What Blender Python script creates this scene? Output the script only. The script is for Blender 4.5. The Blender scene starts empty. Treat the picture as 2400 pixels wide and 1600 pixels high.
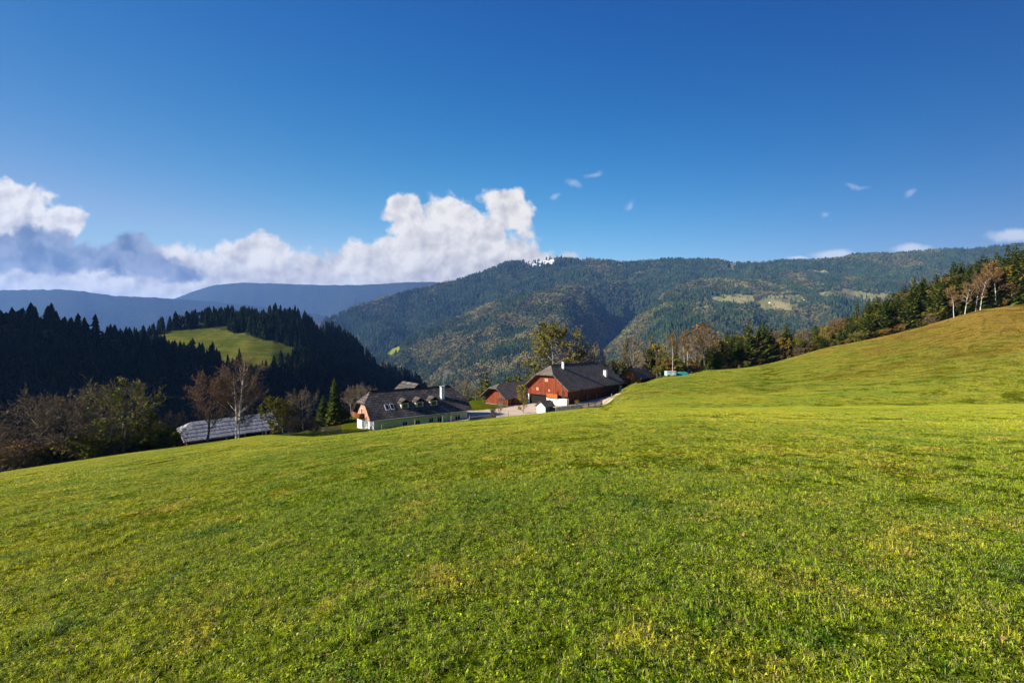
import bpy, math, random
import numpy as np
from mathutils import Vector, Matrix, Euler

C = bpy.context.scene.collection
SC = bpy.context.scene
F = 1067.0
def U(px): return (px - 1200.0) / F
def V(py): return (800.0 - py) / F
def P(px, py, Y): return Vector((U(px) * Y, Y, V(py) * Y))

# ------------------------------------------------------------------ camera, sky, sun, exposure
cam = bpy.data.objects.new('camera', bpy.data.cameras.new('camera'))
C.objects.link(cam)
cam.data.sensor_width = 36.0
cam.data.lens = 36.0 * F / 2400.0
cam.data.clip_start = 0.1
cam.data.clip_end = 60000
cam.location = (0, 0, 0)
cam.rotation_euler = (math.radians(90), 0, 0)
SC.camera = cam

SUN_E, SUN_A = math.radians(27), math.radians(20)      # elevation; angle behind the left hand side
sun_dir = Vector((-math.cos(SUN_E) * math.cos(SUN_A), -math.cos(SUN_E) * math.sin(SUN_A), math.sin(SUN_E)))
sl = bpy.data.lights.new('sun', 'SUN')
sl.energy = 5.0
sl.angle = math.radians(0.53)
sl.color = (1.0, 0.91, 0.76)
sun = bpy.data.objects.new('sun', sl)
C.objects.link(sun)
sun.rotation_euler = (-sun_dir).to_track_quat('-Z', 'Y').to_euler()
SC.view_settings.view_transform = 'Standard'
SC.view_settings.look = 'None'
SC.view_settings.exposure = 1.25
SC.view_settings.gamma = 1.0
SC.render.film_transparent = False
cy = SC.cycles
cy.max_bounces = 5
cy.diffuse_bounces = 2
cy.glossy_bounces = 2
cy.transmission_bounces = 3
cy.volume_bounces = 1
cy.transparent_max_bounces = 6
cy.caustics_reflective = False
cy.caustics_refractive = False
cy.use_denoising = True
cy.sample_clamp_indirect = 4.0

class NT:
    """small node builder"""
    def __init__(s, tree):
        s.t = tree; s.n = tree.nodes; s.l = tree.links
    def node(s, typ, **kw):
        n = s.n.new(typ)
        for k, v in kw.items(): setattr(n, k, v)
        return n
    def put(s, sock, v):
        if isinstance(v, bpy.types.NodeSocket): s.l.new(v, sock)
        elif v is not None:
            try: sock.default_value = v
            except Exception: sock.default_value = (v, v, v) if not hasattr(v, '__len__') else (*v, 1.0)[:4]
    def m(s, op, a, b=None, c=None, clamp=False):
        n = s.node('ShaderNodeMath', operation=op, use_clamp=clamp)
        s.put(n.inputs[0], a)
        if b is not None: s.put(n.inputs[1], b)
        if c is not None: s.put(n.inputs[2], c)
        return n.outputs[0]
    def v(s, op, a, b=None, scale=None):
        n = s.node('ShaderNodeVectorMath', operation=op)
        s.put(n.inputs[0], a)
        if b is not None: s.put(n.inputs[1], b)
        if scale is not None: s.put(n.inputs['Scale'], scale)
        return n.outputs['Value'] if op in ('LENGTH', 'DOT_PRODUCT') else n.outputs['Vector']
    def mix(s, f, a, b, typ='MIX'):
        n = s.node('ShaderNodeMix', data_type='RGBA', blend_type=typ, clamp_factor=True)
        s.put(n.inputs[0], f)
        for k, x in ((6, a), (7, b)):
            if isinstance(x, bpy.types.NodeSocket): s.l.new(x, n.inputs[k])
            else: n.inputs[k].default_value = (*x[:3], 1.0)
        return n.outputs[2]
    def noise(s, vec, scale, detail=3.0, rough=0.55, dist=0.0):
        n = s.node('ShaderNodeTexNoise')
        n.inputs['Scale'].default_value = scale
        n.inputs['Detail'].default_value = detail
        n.inputs['Roughness'].default_value = rough
        n.inputs['Distortion'].default_value = dist
        if vec is not None: s.l.new(vec, n.inputs['Vector'])
        return n.outputs['Fac']
    def ss(s, x, lo, hi, a=0.0, b=1.0):
        n = s.node('ShaderNodeMapRange', interpolation_type='SMOOTHSTEP')
        s.put(n.inputs[0], x)
        n.inputs[1].default_value = lo; n.inputs[2].default_value = hi
        n.inputs[3].default_value = a; n.inputs[4].default_value = b
        return n.outputs[0]

def make_world():
    w = bpy.data.worlds.new('World'); SC.world = w; w.use_nodes = True
    t = NT(w.node_tree); t.n.clear()
    sky = t.node('ShaderNodeTexSky', sky_type='NISHITA', sun_disc=False)
    sky.sun_elevation = SUN_E
    sky.sun_rotation = math.atan2(sun_dir.x, sun_dir.y)
    sky.altitude = 1000; sky.air_density = 1.0; sky.dust_density = 0.35; sky.ozone_density = 2.2
    tc = t.node('ShaderNodeTexCoord')
    d = tc.outputs['Generated']
    sx = t.node('ShaderNodeSeparateXYZ'); t.l.new(d, sx.inputs[0])
    # a deeper, polarised blue high up and away from the sun, as on a clear autumn day
    xx = t.m('MULTIPLY', sx.outputs[0], sx.outputs[0]); gains = []
    for (a, b_, c_, d_) in ((-1.20, -8.3, -0.85, -1.0), (-2.10, -2.19, -0.43, -1.357), (-2.56, -0.182, -0.222, -1.059)):
        e = t.m('ADD', t.m('MULTIPLY', sx.outputs[2], b_), a)
        e = t.m('ADD', e, t.m('MULTIPLY', sx.outputs[0], c_)); e = t.m('ADD', e, t.m('MULTIPLY', xx, d_))
        gains.append(t.m('EXPONENT', e))
    gains[0] = t.m('MINIMUM', gains[0], t.m('MULTIPLY', gains[1], 0.98))
    gc = t.node('ShaderNodeCombineXYZ')
    for k in range(3): t.l.new(gains[k], gc.inputs[k])
    skyc = t.v('MULTIPLY', sky.outputs[0], gc.outputs[0])
    y = t.m('MAXIMUM', sx.outputs[1], 0.08)
    cu = t.m('DIVIDE', sx.outputs[0], y); cv = t.m('DIVIDE', sx.outputs[2], y)
    cb = t.node('ShaderNodeCombineXYZ'); t.put(cb.inputs[0], cu); t.put(cb.inputs[1], cv)
    p = cb.outputs[0]
    # clouds far behind the ridges: soft blobs broken up by turbulence
    warp = t.node('ShaderNodeTexNoise'); warp.inputs['Scale'].default_value = 8; warp.inputs['Detail'].default_value = 4
    t.l.new(p, warp.inputs['Vector'])
    wv = t.v('SCALE', t.v('SUBTRACT', warp.outputs['Color'], (0.5, 0.5, 0.5)), scale=0.10)
    pw = t.v('ADD', p, wv)
    def env(blobs, vec):
        cur = None
        for (bx, by, rx, ry) in blobs:
            q = t.v('SUBTRACT', vec, (U(bx), V(by), 0))
            q = t.v('MULTIPLY', q, (F / rx, F / ry, 0))
            L = t.v('LENGTH', q)
            if cur is None: cur = L
            else: cur = t.m('SMOOTH_MIN', cur, L, 0.12)
        return t.m('SUBTRACT', 1.0, cur)
    white = [(1185, 500, 72, 66), (1050, 505, 68, 62), (948, 485, 52, 44), (965, 530, 60, 50), (1120, 590, 150, 95), (1000, 590, 130, 80),
             (1215, 605, 85, 50), (1268, 618, 75, 30), (900, 625, 190, 62), (745, 625, 140, 55), (590, 590, 95, 52), (450, 610, 110, 45),
             (560, 655, 300, 62), (1040, 660, 190, 60), (30, 485, 110, 66), (140, 515, 72, 52), (20, 560, 110, 80)]
    n1 = t.noise(p, 24, 8, 0.58, 0.3)
    nl = t.noise(p, 20, 5, 0.5, 0.2)
    off = t.v('ADD', p, (-0.012, 0.016, 0.0))
    n2 = t.noise(off, 20, 4, 0.5, 0.2)
    nb = t.noise(p, 9, 3, 0.5)
    E = env(white, pw)
    dens = t.ss(t.m('ADD', E, t.m('MULTIPLY', t.m('SUBTRACT', n1, 0.5), 1.25)), -0.02, 0.34)
    E2 = env([(100, 668, 560, 46), (560, 676, 400, 40), (1000, 680, 280, 34), (300, 690, 500, 30)], pw)
    dens = t.m('MAXIMUM', dens, t.ss(t.m('ADD', E2, t.m('MULTIPLY', t.m('SUBTRACT', n1, 0.5), 0.5)), -0.05, 0.4, 0, 0.96))
    light = t.m('ADD', 0.66, t.m('MULTIPLY', t.m('SUBTRACT', nl, n2), 2.6))
    light = t.m('ADD', light, t.m('MULTIPLY', t.m('SUBTRACT', nb, 0.5), 1.2))
    hgt = t.ss(cv, V(680), V(470), -0.12, 0.2)
    light = t.m('ADD', light, hgt)
    edge = t.ss(E, 0.0, 0.6, 0.16, -0.05)
    light = t.m('ADD', light, edge, clamp=True)
    ccol = t.mix(light, (0.62, 0.60, 0.60), (1.12, 1.07, 0.99))
    col = t.mix(dens, skyc, t.v('SCALE', ccol, scale=0.38))
    # shaded grey chain of cloud on the left
    dark = [(10, 600, 150, 62), (140, 612, 150, 46), (300, 606, 105, 50), (360, 632, 125, 38), (100, 572, 95, 50), (230, 620, 120, 36)]
    ED = env(dark, pw)
    dd = t.ss(t.m('ADD', ED, t.m('MULTIPLY', t.m('SUBTRACT', n1, 0.5), 1.0)), 0.0, 0.42, 0, 0.95)
    dcol = t.mix(t.ss(t.m('ADD', t.m('MULTIPLY', n2, 0.6), t.m('MULTIPLY', nb, 0.4)), 0.38, 0.62), (0.045, 0.068, 0.115), (0.155, 0.175, 0.22))
    col = t.mix(dd, col, dcol)
    small = [(1960, 600, 70, 20), (2140, 584, 66, 18), (1870, 606, 30, 8), (2380, 552, 90, 22)]
    ES = env(small, p)
    ds = t.ss(t.m('ADD', ES, t.m('MULTIPLY', t.m('SUBTRACT', n1, 0.5), 1.1)), 0.05, 0.7, 0, 0.7)
    wisps = [(1345, 416, 42, 16), (1468, 475, 16, 11), (1293, 456, 18, 10), (2010, 428, 45, 12), (2145, 452, 22, 10), (1400, 396, 40, 9), (1945, 490, 18, 9)]
    EW = env(wisps, pw)
    dw = t.ss(t.m('ADD', EW, t.m('MULTIPLY', t.m('SUBTRACT', n1, 0.5), 1.3)), 0.1, 1.0, 0, 0.32)
    col = t.mix(ds, col, (0.40, 0.41, 0.43))
    col = t.mix(dw, col, (0.33, 0.37, 0.43))
    bg = t.node('ShaderNodeBackground'); t.l.new(col, bg.inputs[0]); bg.inputs[1].default_value = 1.0
    out = t.node('ShaderNodeOutputWorld'); t.l.new(bg.outputs[0], out.inputs[0])
    w.cycles.sampling_method = 'MANUAL'; w.cycles.sample_map_resolution = 512
make_world()

# ------------------------------------------------------------------ helpers
def vnoise(x, y, seed=0):
    xi = np.floor(x).astype(np.int64); yi = np.floor(y).astype(np.int64)
    xf = x - xi; yf = y - yi
    def h(a, b):
        n = (a * 374761393 + b * 668265263 + seed * 974634777) & 0xffffffff
        n = ((n ^ (n >> 13)) * 1274126177) & 0xffffffff
        return ((n ^ (n >> 16)) & 0xffff) / 65535.0
    u = xf * xf * (3 - 2 * xf); v = yf * yf * (3 - 2 * yf)
    return (h(xi, yi) * (1 - u) + h(xi + 1, yi) * u) * (1 - v) + (h(xi, yi + 1) * (1 - u) + h(xi + 1, yi + 1) * u) * v - 0.5
def fbm(x, y, octv=4, seed=0):
    s = 0; a = 1.0; f = 1.0
    for k in range(octv):
        s = s + a * vnoise(x * f + 17.3 * k, y * f - 9.1 * k, seed + k); a *= 0.5; f *= 2.03
    return s
def inpoly(x, y, poly):
    x = np.asarray(x, float); y = np.asarray(y, float)
    r = np.zeros(x.shape, bool); n = len(poly)
    for i in range(n):
        x0, y0 = poly[i]; x1, y1 = poly[(i + 1) % n]
        c = ((y0 > y) != (y1 > y)) & (x < (x1 - x0) * (y - y0) / (y1 - y0 + 1e-9) + x0)
        r ^= c
    return r

class MB:
    """collects polygons of one part"""
    def __init__(s): s.v = []; s.f = []; s.uv = []; s.mi = []; s.c = []
    def quad(s, pts, uv=None, mi=0, col=None):
        b = len(s.v); s.v += [tuple(p) for p in pts]; s.f.append(tuple(range(b, b + len(pts))))
        s.uv.append(uv or [(0, 0)] * len(pts)); s.mi.append(mi); s.c.append(col)
    def box(s, x0, x1, y0, y1, z0, z1, mi=0):
        p = [(x0, y0, z0), (x1, y0, z0), (x1, y1, z0), (x0, y1, z0), (x0, y0, z1), (x1, y0, z1), (x1, y1, z1), (x0, y1, z1)]
        for f in ((0, 3, 2, 1), (4, 5, 6, 7), (0, 1, 5, 4), (1, 2, 6, 5), (2, 3, 7, 6), (3, 0, 4, 7)):
            q = [p[i] for i in f]
            if f in ((0, 1, 5, 4), (2, 3, 7, 6)): uv = [(a[0], a[2]) for a in q]
            elif f in ((1, 2, 6, 5), (3, 0, 4, 7)): uv = [(a[1], a[2]) for a in q]
            else: uv = [(a[0], a[1]) for a in q]
            s.quad(q, uv, mi)
    def tube(s, a, b, ra, rb, n=6, mi=0, col=None, cap=False):
        a = Vector(a); b = Vector(b); d = (b - a)
        if d.length < 1e-6: return
        d.normalize()
        o = d.orthogonal().normalized(); q = d.cross(o)
        ra_ = [a + (o * math.cos(2 * math.pi * i / n) + q * math.sin(2 * math.pi * i / n)) * ra for i in range(n)]
        rb_ = [b + (o * math.cos(2 * math.pi * i / n) + q * math.sin(2 * math.pi * i / n)) * rb for i in range(n)]
        for i in range(n):
            j = (i + 1) % n
            s.quad([ra_[i], ra_[j], rb_[j], rb_[i]], mi=mi, col=col)
        if cap: s.quad(rb_, mi=mi, col=col)
    def prism(s, outline, axis, a0, a1, mi=0):
        """outline of (p,q) points extruded along x ('x': p=y,q=z) or y ('y': p=x,q=z)"""
        def mk(p, q, a): return (a, p, q) if axis == 'x' else (p, a, q)
        n = len(outline)
        s.quad([mk(p, q, a0) for p, q in outline], [(p, q) for p, q in outline], mi)
        s.quad([mk(p, q, a1) for p, q in reversed(outline)], [(p, q) for p, q in reversed(outline)], mi)
        for i in range(n):
            (p, q), (r, t) = outline[i], outline[(i + 1) % n]
            s.quad([mk(p, q, a0), mk(p, q, a1), mk(r, t, a1), mk(r, t, a0)], [(a0, q), (a1, q), (a1, t), (a0, t)], mi)
    def mesh(s, name, mats, smooth=False):
        me = bpy.data.meshes.new(name)
        me.from_pydata(s.v, [], s.f)
        uvl = me.uv_layers.new(name='UVMap')
        flat = np.array([c for f in s.uv for c in f], dtype=np.float32).ravel()
        uvl.data.foreach_set('uv', flat)
        me.polygons.foreach_set('material_index', s.mi)
        if any(c is not None for c in s.c):
            a = me.attributes.new('bv', 'FLOAT', 'FACE')
            a.data.foreach_set('value', np.array([0.5 if c is None else c for c in s.c], dtype=np.float32))
        if smooth: me.polygons.foreach_set('use_smooth', [True] * len(s.f))
        for m in (mats if isinstance(mats, (list, tuple)) else [mats]): me.materials.append(m)
        me.update()
        return me
    def build(s, name, mats, parent=None, smooth=False):
        o = bpy.data.objects.new(name, s.mesh(name, mats, smooth)); C.objects.link(o)
        if parent: o.parent = parent
        return o

def tag(o, label=None, cat=None, group=None, kind=None):
    if label: o['label'] = label
    if cat: o['category'] = cat
    if group: o['group'] = group
    if kind: o['kind'] = kind
    return o
def empty(name, loc, rz=0.0):
    o = bpy.data.objects.new(name, None); C.objects.link(o); o.location = loc; o.rotation_euler = (0, 0, rz)
    o.empty_display_size = 0.2
    return o
def np_mesh(name, verts, quads, mats, smooth=True, attrs=None):
    me = bpy.data.meshes.new(name)
    nv, nf = len(verts), len(quads); k = quads.shape[1]
    me.vertices.add(nv); me.vertices.foreach_set('co', np.asarray(verts, np.float32).ravel())
    me.loops.add(nf * k); me.loops.foreach_set('vertex_index', np.asarray(quads, np.int32).ravel())
    me.polygons.add(nf)
    me.polygons.foreach_set('loop_start', np.arange(0, nf * k, k, dtype=np.int32))
    me.polygons.foreach_set('use_smooth', [smooth] * nf)
    for an, (typ, dom, data) in (attrs or {}).items():
        a = me.attributes.new(an, typ, dom)
        if typ == 'FLOAT_VECTOR': a.data.foreach_set('vector', np.asarray(data, np.float32).ravel())
        elif typ == 'INT': a.data.foreach_set('value', np.asarray(data, np.int32))
        else: a.data.foreach_set('value', np.asarray(data, np.float32))
    for m in mats: me.materials.append(m)
    me.update(calc_edges=True); me.validate()
    return me
def grid_quads(nr, nc, wrap=False):
    i = np.arange(nr - 1)[:, None]; j = np.arange(nc if wrap else nc - 1)[None, :]
    jn = (j + 1) % nc
    return np.stack([i * nc + j, i * nc + jn, (i + 1) * nc + jn, (i + 1) * nc + j], -1).reshape(-1, 4)

# ------------------------------------------------------------------ materials
def mat(name, fn, rough=0.85, spec=0.3):
    m = bpy.data.materials.new(name); m.use_nodes = True
    t = NT(m.node_tree)
    b = [n for n in t.n if n.type == 'BSDF_PRINCIPLED'][0]
    b.inputs['Roughness'].default_value = rough
    b.inputs['Specular IOR Level'].default_value = spec
    fn(t, b)
    return m
def bump(t, b, h, strength=0.5, dist=0.05):
    n = t.node('ShaderNodeBump'); n.inputs['Strength'].default_value = strength; n.inputs['Distance'].default_value = dist
    t.l.new(h, n.inputs['Height']); t.l.new(n.outputs[0], b.inputs['Normal'])
def pos(t): return t.node('ShaderNodeNewGeometry').outputs['Position']
def plain(name, c, rough=0.8, var=0.25, scale=3.0, spec=0.3, obj=True):
    def fn(t, b):
        co = t.node('ShaderNodeTexCoord').outputs['Object'] if obj else pos(t)
        n = t.noise(co, scale, 5, 0.6)
        f = t.ss(n, 0.3, 0.7, 1 - var, 1 + var)
        t.l.new(t.v('SCALE', c, scale=f), b.inputs['Base Color'])
    return mat(name, fn, rough, spec)

def meadow_color(t):
    """grass colour at a world position: green, yellow and dry patches"""
    p = pos(t)
    n1 = t.noise(p, 0.09, 5, 0.6)
    n2 = t.noise(p, 0.9, 5, 0.65, 0.4)
    n3 = t.noise(p, 5.0, 4, 0.6)
    c = t.mix(t.ss(n1, 0.35, 0.65), (0.185, 0.275, 0.013), (0.295, 0.335, 0.018))
    c = t.mix(t.ss(n2, 0.50, 0.72), c, (0.40, 0.365, 0.05))
    c = t.mix(t.ss(n2, 0.46, 0.30), c, (0.095, 0.200, 0.014))
    c = t.mix(t.ss(n3, 0.60, 0.80, 0, 0.75), c, (0.36, 0.27, 0.075))
    c = t.mix(t.ss(n3, 0.40, 0.25, 0, 0.7), c, (0.050, 0.110, 0.010))
    n4 = t.noise(p, 14.0, 3, 0.6); n5 = t.noise(p, 1.6, 5, 0.7, 0.6)
    c = t.v('MULTIPLY', c, t.mix(t.ss(n4, 0.32, 0.68), (0.28, 0.36, 0.32), (1.85, 1.7, 1.5)))  # fine tuft tone; the lows put shade of the gaps into the colour
    c = t.mix(t.ss(n5, 0.66, 0.74, 0, 0.7), c, (0.20, 0.115, 0.045))
    # dry golden upper slope on the right
    sx = t.node('ShaderNodeSeparateXYZ'); t.l.new(p, sx.inputs[0])
    k = t.m('ADD', t.m('MULTIPLY', sx.outputs[2], 0.09), t.m('MULTIPLY', t.m('SUBTRACT', n1, 0.5), 2.2))
    far = t.ss(sx.outputs[1], 60, 100)
    c = t.mix(t.m('MULTIPLY', t.ss(k, -1.1, 0.6, 0, 0.95), far), c, (0.33, 0.215, 0.034))
    return c, p, n2, n3

def m_ground():
    def fn(t, b):
        c, p, n2, n3 = meadow_color(t)
        f1 = t.noise(p, 22, 4, 0.7)
        f2 = t.noise(p, 2.6, 5, 0.7)
        c = t.v('MULTIPLY', c, t.mix(t.ss(f1, 0.35, 0.7), (0.42, 0.44, 0.4), (0.92, 0.92, 0.85)))
        c = t.v('MULTIPLY', c, t.mix(t.ss(f2, 0.35, 0.65), (0.66, 0.70, 0.66), (1.08, 1.04, 1.04)))
        c = t.v('SCALE', c, scale=0.5)            # thatch, darkened to put shade between the blades into the colour
        # woodland floor beyond the meadow, by attribute
        at = t.node('ShaderNodeAttribute', attribute_name='wood')
        fl = t.mix(t.ss(n2, 0.4, 0.6), (0.030, 0.034, 0.012), (0.075, 0.055, 0.022))
        c = t.mix(at.outputs['Fac'], c, fl)
        gd = t.node('ShaderNodeAttribute', attribute_name='garden')
        g2 = t.mix(t.ss(t.noise(p, 1.3, 4, 0.7), 0.45, 0.6), (0.10, 0.14, 0.02), (0.20, 0.095, 0.045))
        gm = t.ss(t.noise(p, 0.5, 5, 0.7), 0.42, 0.6)
        c = t.mix(t.m('MULTIPLY', gd.outputs['Fac'], gm), c, g2)
        t.l.new(c, b.inputs['Base Color'])
        bump(t, b, t.m('ADD', t.m('MULTIPLY', f1, 0.35), f2), 0.7, 0.12)
    return mat('meadow_ground', fn, 1.0, 0.0)

def m_blade():
    def fn(t, b):
        c, p, n2, n3 = meadow_color(t)
        a = t.node('ShaderNodeAttribute', attribute_name='bv')
        k = a.outputs['Fac']
        var = t.mix(t.ss(k, 0.0, 0.75), (0.38, 0.52, 0.5), (1.55, 1.42, 1.1))
        c = t.v('MULTIPLY', c, var)
        c = t.mix(t.ss(k, 0.86, 0.9), c, (0.46, 0.36, 0.16))
        c = t.mix(t.ss(k, 0.985, 0.99), c, (0.26, 0.12, 0.05))
        t.l.new(c, b.inputs['Base Color'])
        tr = t.node('ShaderNodeBsdfTranslucent'); t.l.new(t.v('MULTIPLY', c, (1.2, 1.15, 0.6)), tr.inputs[0])
        ms = t.node('ShaderNodeMixShader'); ms.inputs[0].default_value = 0.32
        t.l.new(b.outputs[0], ms.inputs[1]); t.l.new(tr.outputs[0], ms.inputs[2])
        out = [n for n in t.n if n.type == 'OUTPUT_MATERIAL'][0]
        t.l.new(ms.outputs[0], out.inputs[0])
    return mat('grass_blade', fn, 0.5, 0.25)

def foliage(name, cols, scale=0.5, trans=0.25, rough=0.9, fine=3.0, spec=0.0):
    """leaf material; cols = dark, mid, light; clumps from noise, faces from attribute bv"""
    def fn(t, b):
        p = pos(t)
        n = t.noise(p, scale, 4, 0.6)
        c = t.mix(t.ss(n, 0.35, 0.5), cols[0], cols[1])
        c = t.mix(t.ss(n, 0.5, 0.68), c, cols[2])
        a = t.node('ShaderNodeAttribute', attribute_name='bv')
        c = t.v('SCALE', c, scale=t.ss(a.outputs['Fac'], 0.0, 1.0, 0.6, 1.45))
        t.l.new(c, b.inputs['Base Color'])
        if trans:
            tr = t.node('ShaderNodeBsdfTranslucent'); t.l.new(c, tr.inputs[0])
            ms = t.node('ShaderNodeMixShader'); ms.inputs[0].default_value = trans
            t.l.new(b.outputs[0], ms.inputs[1]); t.l.new(tr.outputs[0], ms.inputs[2])
            out = [x for x in t.n if x.type == 'OUTPUT_MATERIAL'][0]
            t.l.new(ms.outputs[0], out.inputs[0])
    return mat(name, fn, rough, spec)

M = {}
M['ground'] = m_ground()
M['blade'] = m_blade()
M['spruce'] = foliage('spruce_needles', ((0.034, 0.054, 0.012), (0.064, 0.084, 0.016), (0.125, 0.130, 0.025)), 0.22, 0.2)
M['darkspruce'] = foliage('shaded_spruce_needles', ((0.008, 0.015, 0.008), (0.012, 0.022, 0.009), (0.022, 0.030, 0.010)), 0.05, 0.05)  # darker copy of the spruce needles, hillside shade put into the colour
M['larch'] = foliage('autumn_needles', ((0.16, 0.085, 0.02), (0.24, 0.13, 0.03), (0.30, 0.18, 0.05)), 0.5)
M['beech'] = foliage('copper_leaves', ((0.13, 0.075, 0.022), (0.22, 0.130, 0.032), (0.32, 0.20, 0.045)), 0.6)
M['yellow'] = foliage('yellow_leaves', ((0.16, 0.13, 0.015), (0.27, 0.20, 0.02), (0.36, 0.25, 0.025)), 0.5)
M['olive'] = foliage('olive_leaves', ((0.075, 0.085, 0.012), (0.15, 0.145, 0.018), (0.25, 0.20, 0.03)), 0.5)
M['green'] = foliage('green_leaves', ((0.07, 0.10, 0.012), (0.15, 0.17, 0.018), (0.26, 0.26, 0.03)), 0.5)
M['bark'] = plain('bark', (0.085, 0.066, 0.048), 0.95, 0.5, 4)
M['greybark'] = plain('grey_bark', (0.20, 0.165, 0.125), 0.95, 0.4, 4)
M['twig'] = foliage('brown_twigs', ((0.105, 0.083, 0.058), (0.155, 0.122, 0.085), (0.21, 0.17, 0.125)), 0.6, 0)
M['redtwig'] = foliage('reddish_twigs', ((0.105, 0.068, 0.050), (0.15, 0.098, 0.072), (0.20, 0.135, 0.10)), 0.6, 0)
def m_birch(t, b):
    co = t.node('ShaderNodeTexCoord').outputs['Object']
    n = t.noise(t.v('MULTIPLY', co, (1, 1, 5)), 2.2, 4, 0.7)
    t.l.new(t.mix(t.ss(n, 0.55, 0.66), (0.62, 0.58, 0.52), (0.09, 0.07, 0.06)), b.inputs['Base Color'])
M['birch'] = mat('birch_bark', m_birch, 0.8)

# ------------------------------------------------------------------ the ground
def sl_(s): return lambda Y: -1.7 / Y + s
COLS = {   # image column: (depth, height) of the surface; near slopes first
    -500: [(10, -.26), (30, -.275), (60, V(1185))],
    0:    [(10, -.225), (30, -.24), (60, V(1110))],
    420:  [(10, -.185), (30, -.195), (68, V(1046))],
    620:  [(10, -.160), (30, -.170), (75, V(1019))],
    830:  [(10, -.130), (30, -.145), (77, V(1004))],
    1000: [(10, -.115), (30, -.130), (81, V(988))],
    1100: [(10, -.110), (30, -.125), (84, V(978))],
    1250: [(10, -.100), (30, -.115), (87, V(969))],
    1400: [(10, -.092), (30, -.104), (90, V(951))],
    1424: [(10, -.091), (30, -.103), (92, V(944))],
    1445: [(10, -.090), (30, -.103), (60, V(955)), (85, V(944)), (104, V(925))],
    1480: [(10, -.089), (30, -.102), (60, V(955)), (90, V(937)), (125, V(904))],
    1553: [(10, -.087), (30, -.101), (45, V(958)), (60, V(956)), (90, V(930)), (140, V(884))],
    1655: [(10, -.085), (30, -.101), (45, V(958)), (60, V(957)), (90, V(925)), (155, V(868))],
    1800: [(10, -.083), (30, -.101), (45, V(957)), (60, V(955)), (90, V(918)), (165, V(850))],
    1949: [(10, -.080), (30, -.100), (45, V(956)), (60, V(953)), (100, V(888)), (165, V(813))],
    2119: [(10, -.078), (30, -.100), (45, V(955)), (60, V(951)), (100, V(860)), (160, V(779))],
    2295: [(10, -.076), (30, -.100), (45, V(954)), (60, V(948)), (100, V(828)), (152, V(730))],
    2400: [(10, -.075), (30, -.100), (45, V(954)), (60, V(946)), (100, V(806)), (150, V(711))],
    2900: [(10, -.070), (30, -.095), (45, V(948)), (58, V(935)), (90, V(750)), (135, V(630))],
}
BACK = {   # beyond the crest: (depth, z)
    -500: [(66, -26), (100, -42), (200, -85), (400, -140)],
    0: [(64, -19.2), (75, -24), (100, -36), (200, -85), (400, -140)],
    420: [(72, -17.2), (85, -21.5), (110, -33), (200, -80), (400, -150)],
    620: [(79, -16.6), (92, -20), (120, -32), (200, -75), (400, -150)],
    830: [(80, -15.5), (84, -16.4), (104, -16.8), (120, -22), (200, -70), (400, -160)],
    1000: [(85, -15.4), (90, -16.2), (110, -16.6), (128, -20), (200, -62), (400, -160)],
    1100: [(89, -15.4), (94, -15.7), (118, -16.0), (136, -17.4), (200, -52), (400, -160)],
    1250: [(93, -15.5), (98, -15.7), (120, -15.8), (136, -17.0), (200, -50), (400, -160)],
    1400: [(95, -13.8), (104, -14.6), (125, -15.4), (140, -16.5), (200, -40), (400, -160)],
    1424: [(97, -13.0), (106, -14.0), (130, -15.2), (150, -16.5), (200, -36), (400, -160)],
    1445: [(110, -13.6), (130, -14.4), (150, -16), (200, -32), (400, -160)],
    1480: [(131, -13.3), (150, -14.5), (200, -26), (400, -160)],
    1553: [(146, -11.6), (175, -14.5), (220, -28), (400, -160)],
    1655: [(163, -10.6), (195, -13.5), (240, -30), (400, -150)],
    1800: [(175, -8.3), (220, -12), (280, -30), (400, -120)],
    1949: [(175, -2.3), (220, -4), (280, -16), (400, -100)],
    2119: [(170, 3.4), (230, 5), (290, -6), (400, -80)],
    2295: [(162, 10.6), (230, 14), (300, 2), (400, -60)],
    2400: [(160, 13.2), (230, 19), (300, 8), (400, -50)],
    2900: [(150, 24), (230, 36), (300, 28), (400, -30)],
}
TH = np.radians(np.arange(-75, 75.01, 0.5))
RR = np.arange(0, 420.1, 1.0)
def build_table(corr):
    cols = sorted(COLS)
    ths = np.array([math.atan(U(c)) for c in cols])
    prof = []
    for c, th in zip(cols, ths):
        Ys = [0.0]; Zs = [-1.7]
        for k, (Y, vv) in enumerate(COLS[c]):
            if k < 2: z = -1.7 + vv * Y
            else: z = (vv + (corr[c] if k == len(COLS[c]) - 1 else 0)) * Y
            Ys.append(Y); Zs.append(z)
        for (Y, z) in BACK[c]: Ys.append(Y); Zs.append(z)
        rs = np.array(Ys) / math.cos(th)
        z = np.interp(RR, rs, Zs)
        last = rs[-1]
        prof.append(z)
    prof = np.array(prof)
    tab = np.array([np.interp(TH, ths, prof[:, j]) for j in range(len(RR))])   # r x th
    # smoothing
    def blur(a, sig, axis):
        k = int(sig * 3) + 1; x = np.arange(-k, k + 1); w = np.exp(-x ** 2 / (2 * sig ** 2)); w /= w.sum()
        pad = [(0, 0), (0, 0)]; pad[axis] = (k, k)
        ap = np.pad(a, pad, mode='reflect', reflect_type='odd')
        out = np.zeros_like(a)
        for i, wi in enumerate(w):
            sl = [slice(None), slice(None)]; sl[axis] = slice(i, i + a.shape[axis]); out += wi * ap[tuple(sl)]
        return out
    tab = blur(tab, 1.6, 0)
    tab = blur(tab, 1.2, 1)
    tab[0, :] = -1.7
    return tab
CORR = {c: 0.0 for c in COLS}
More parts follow.
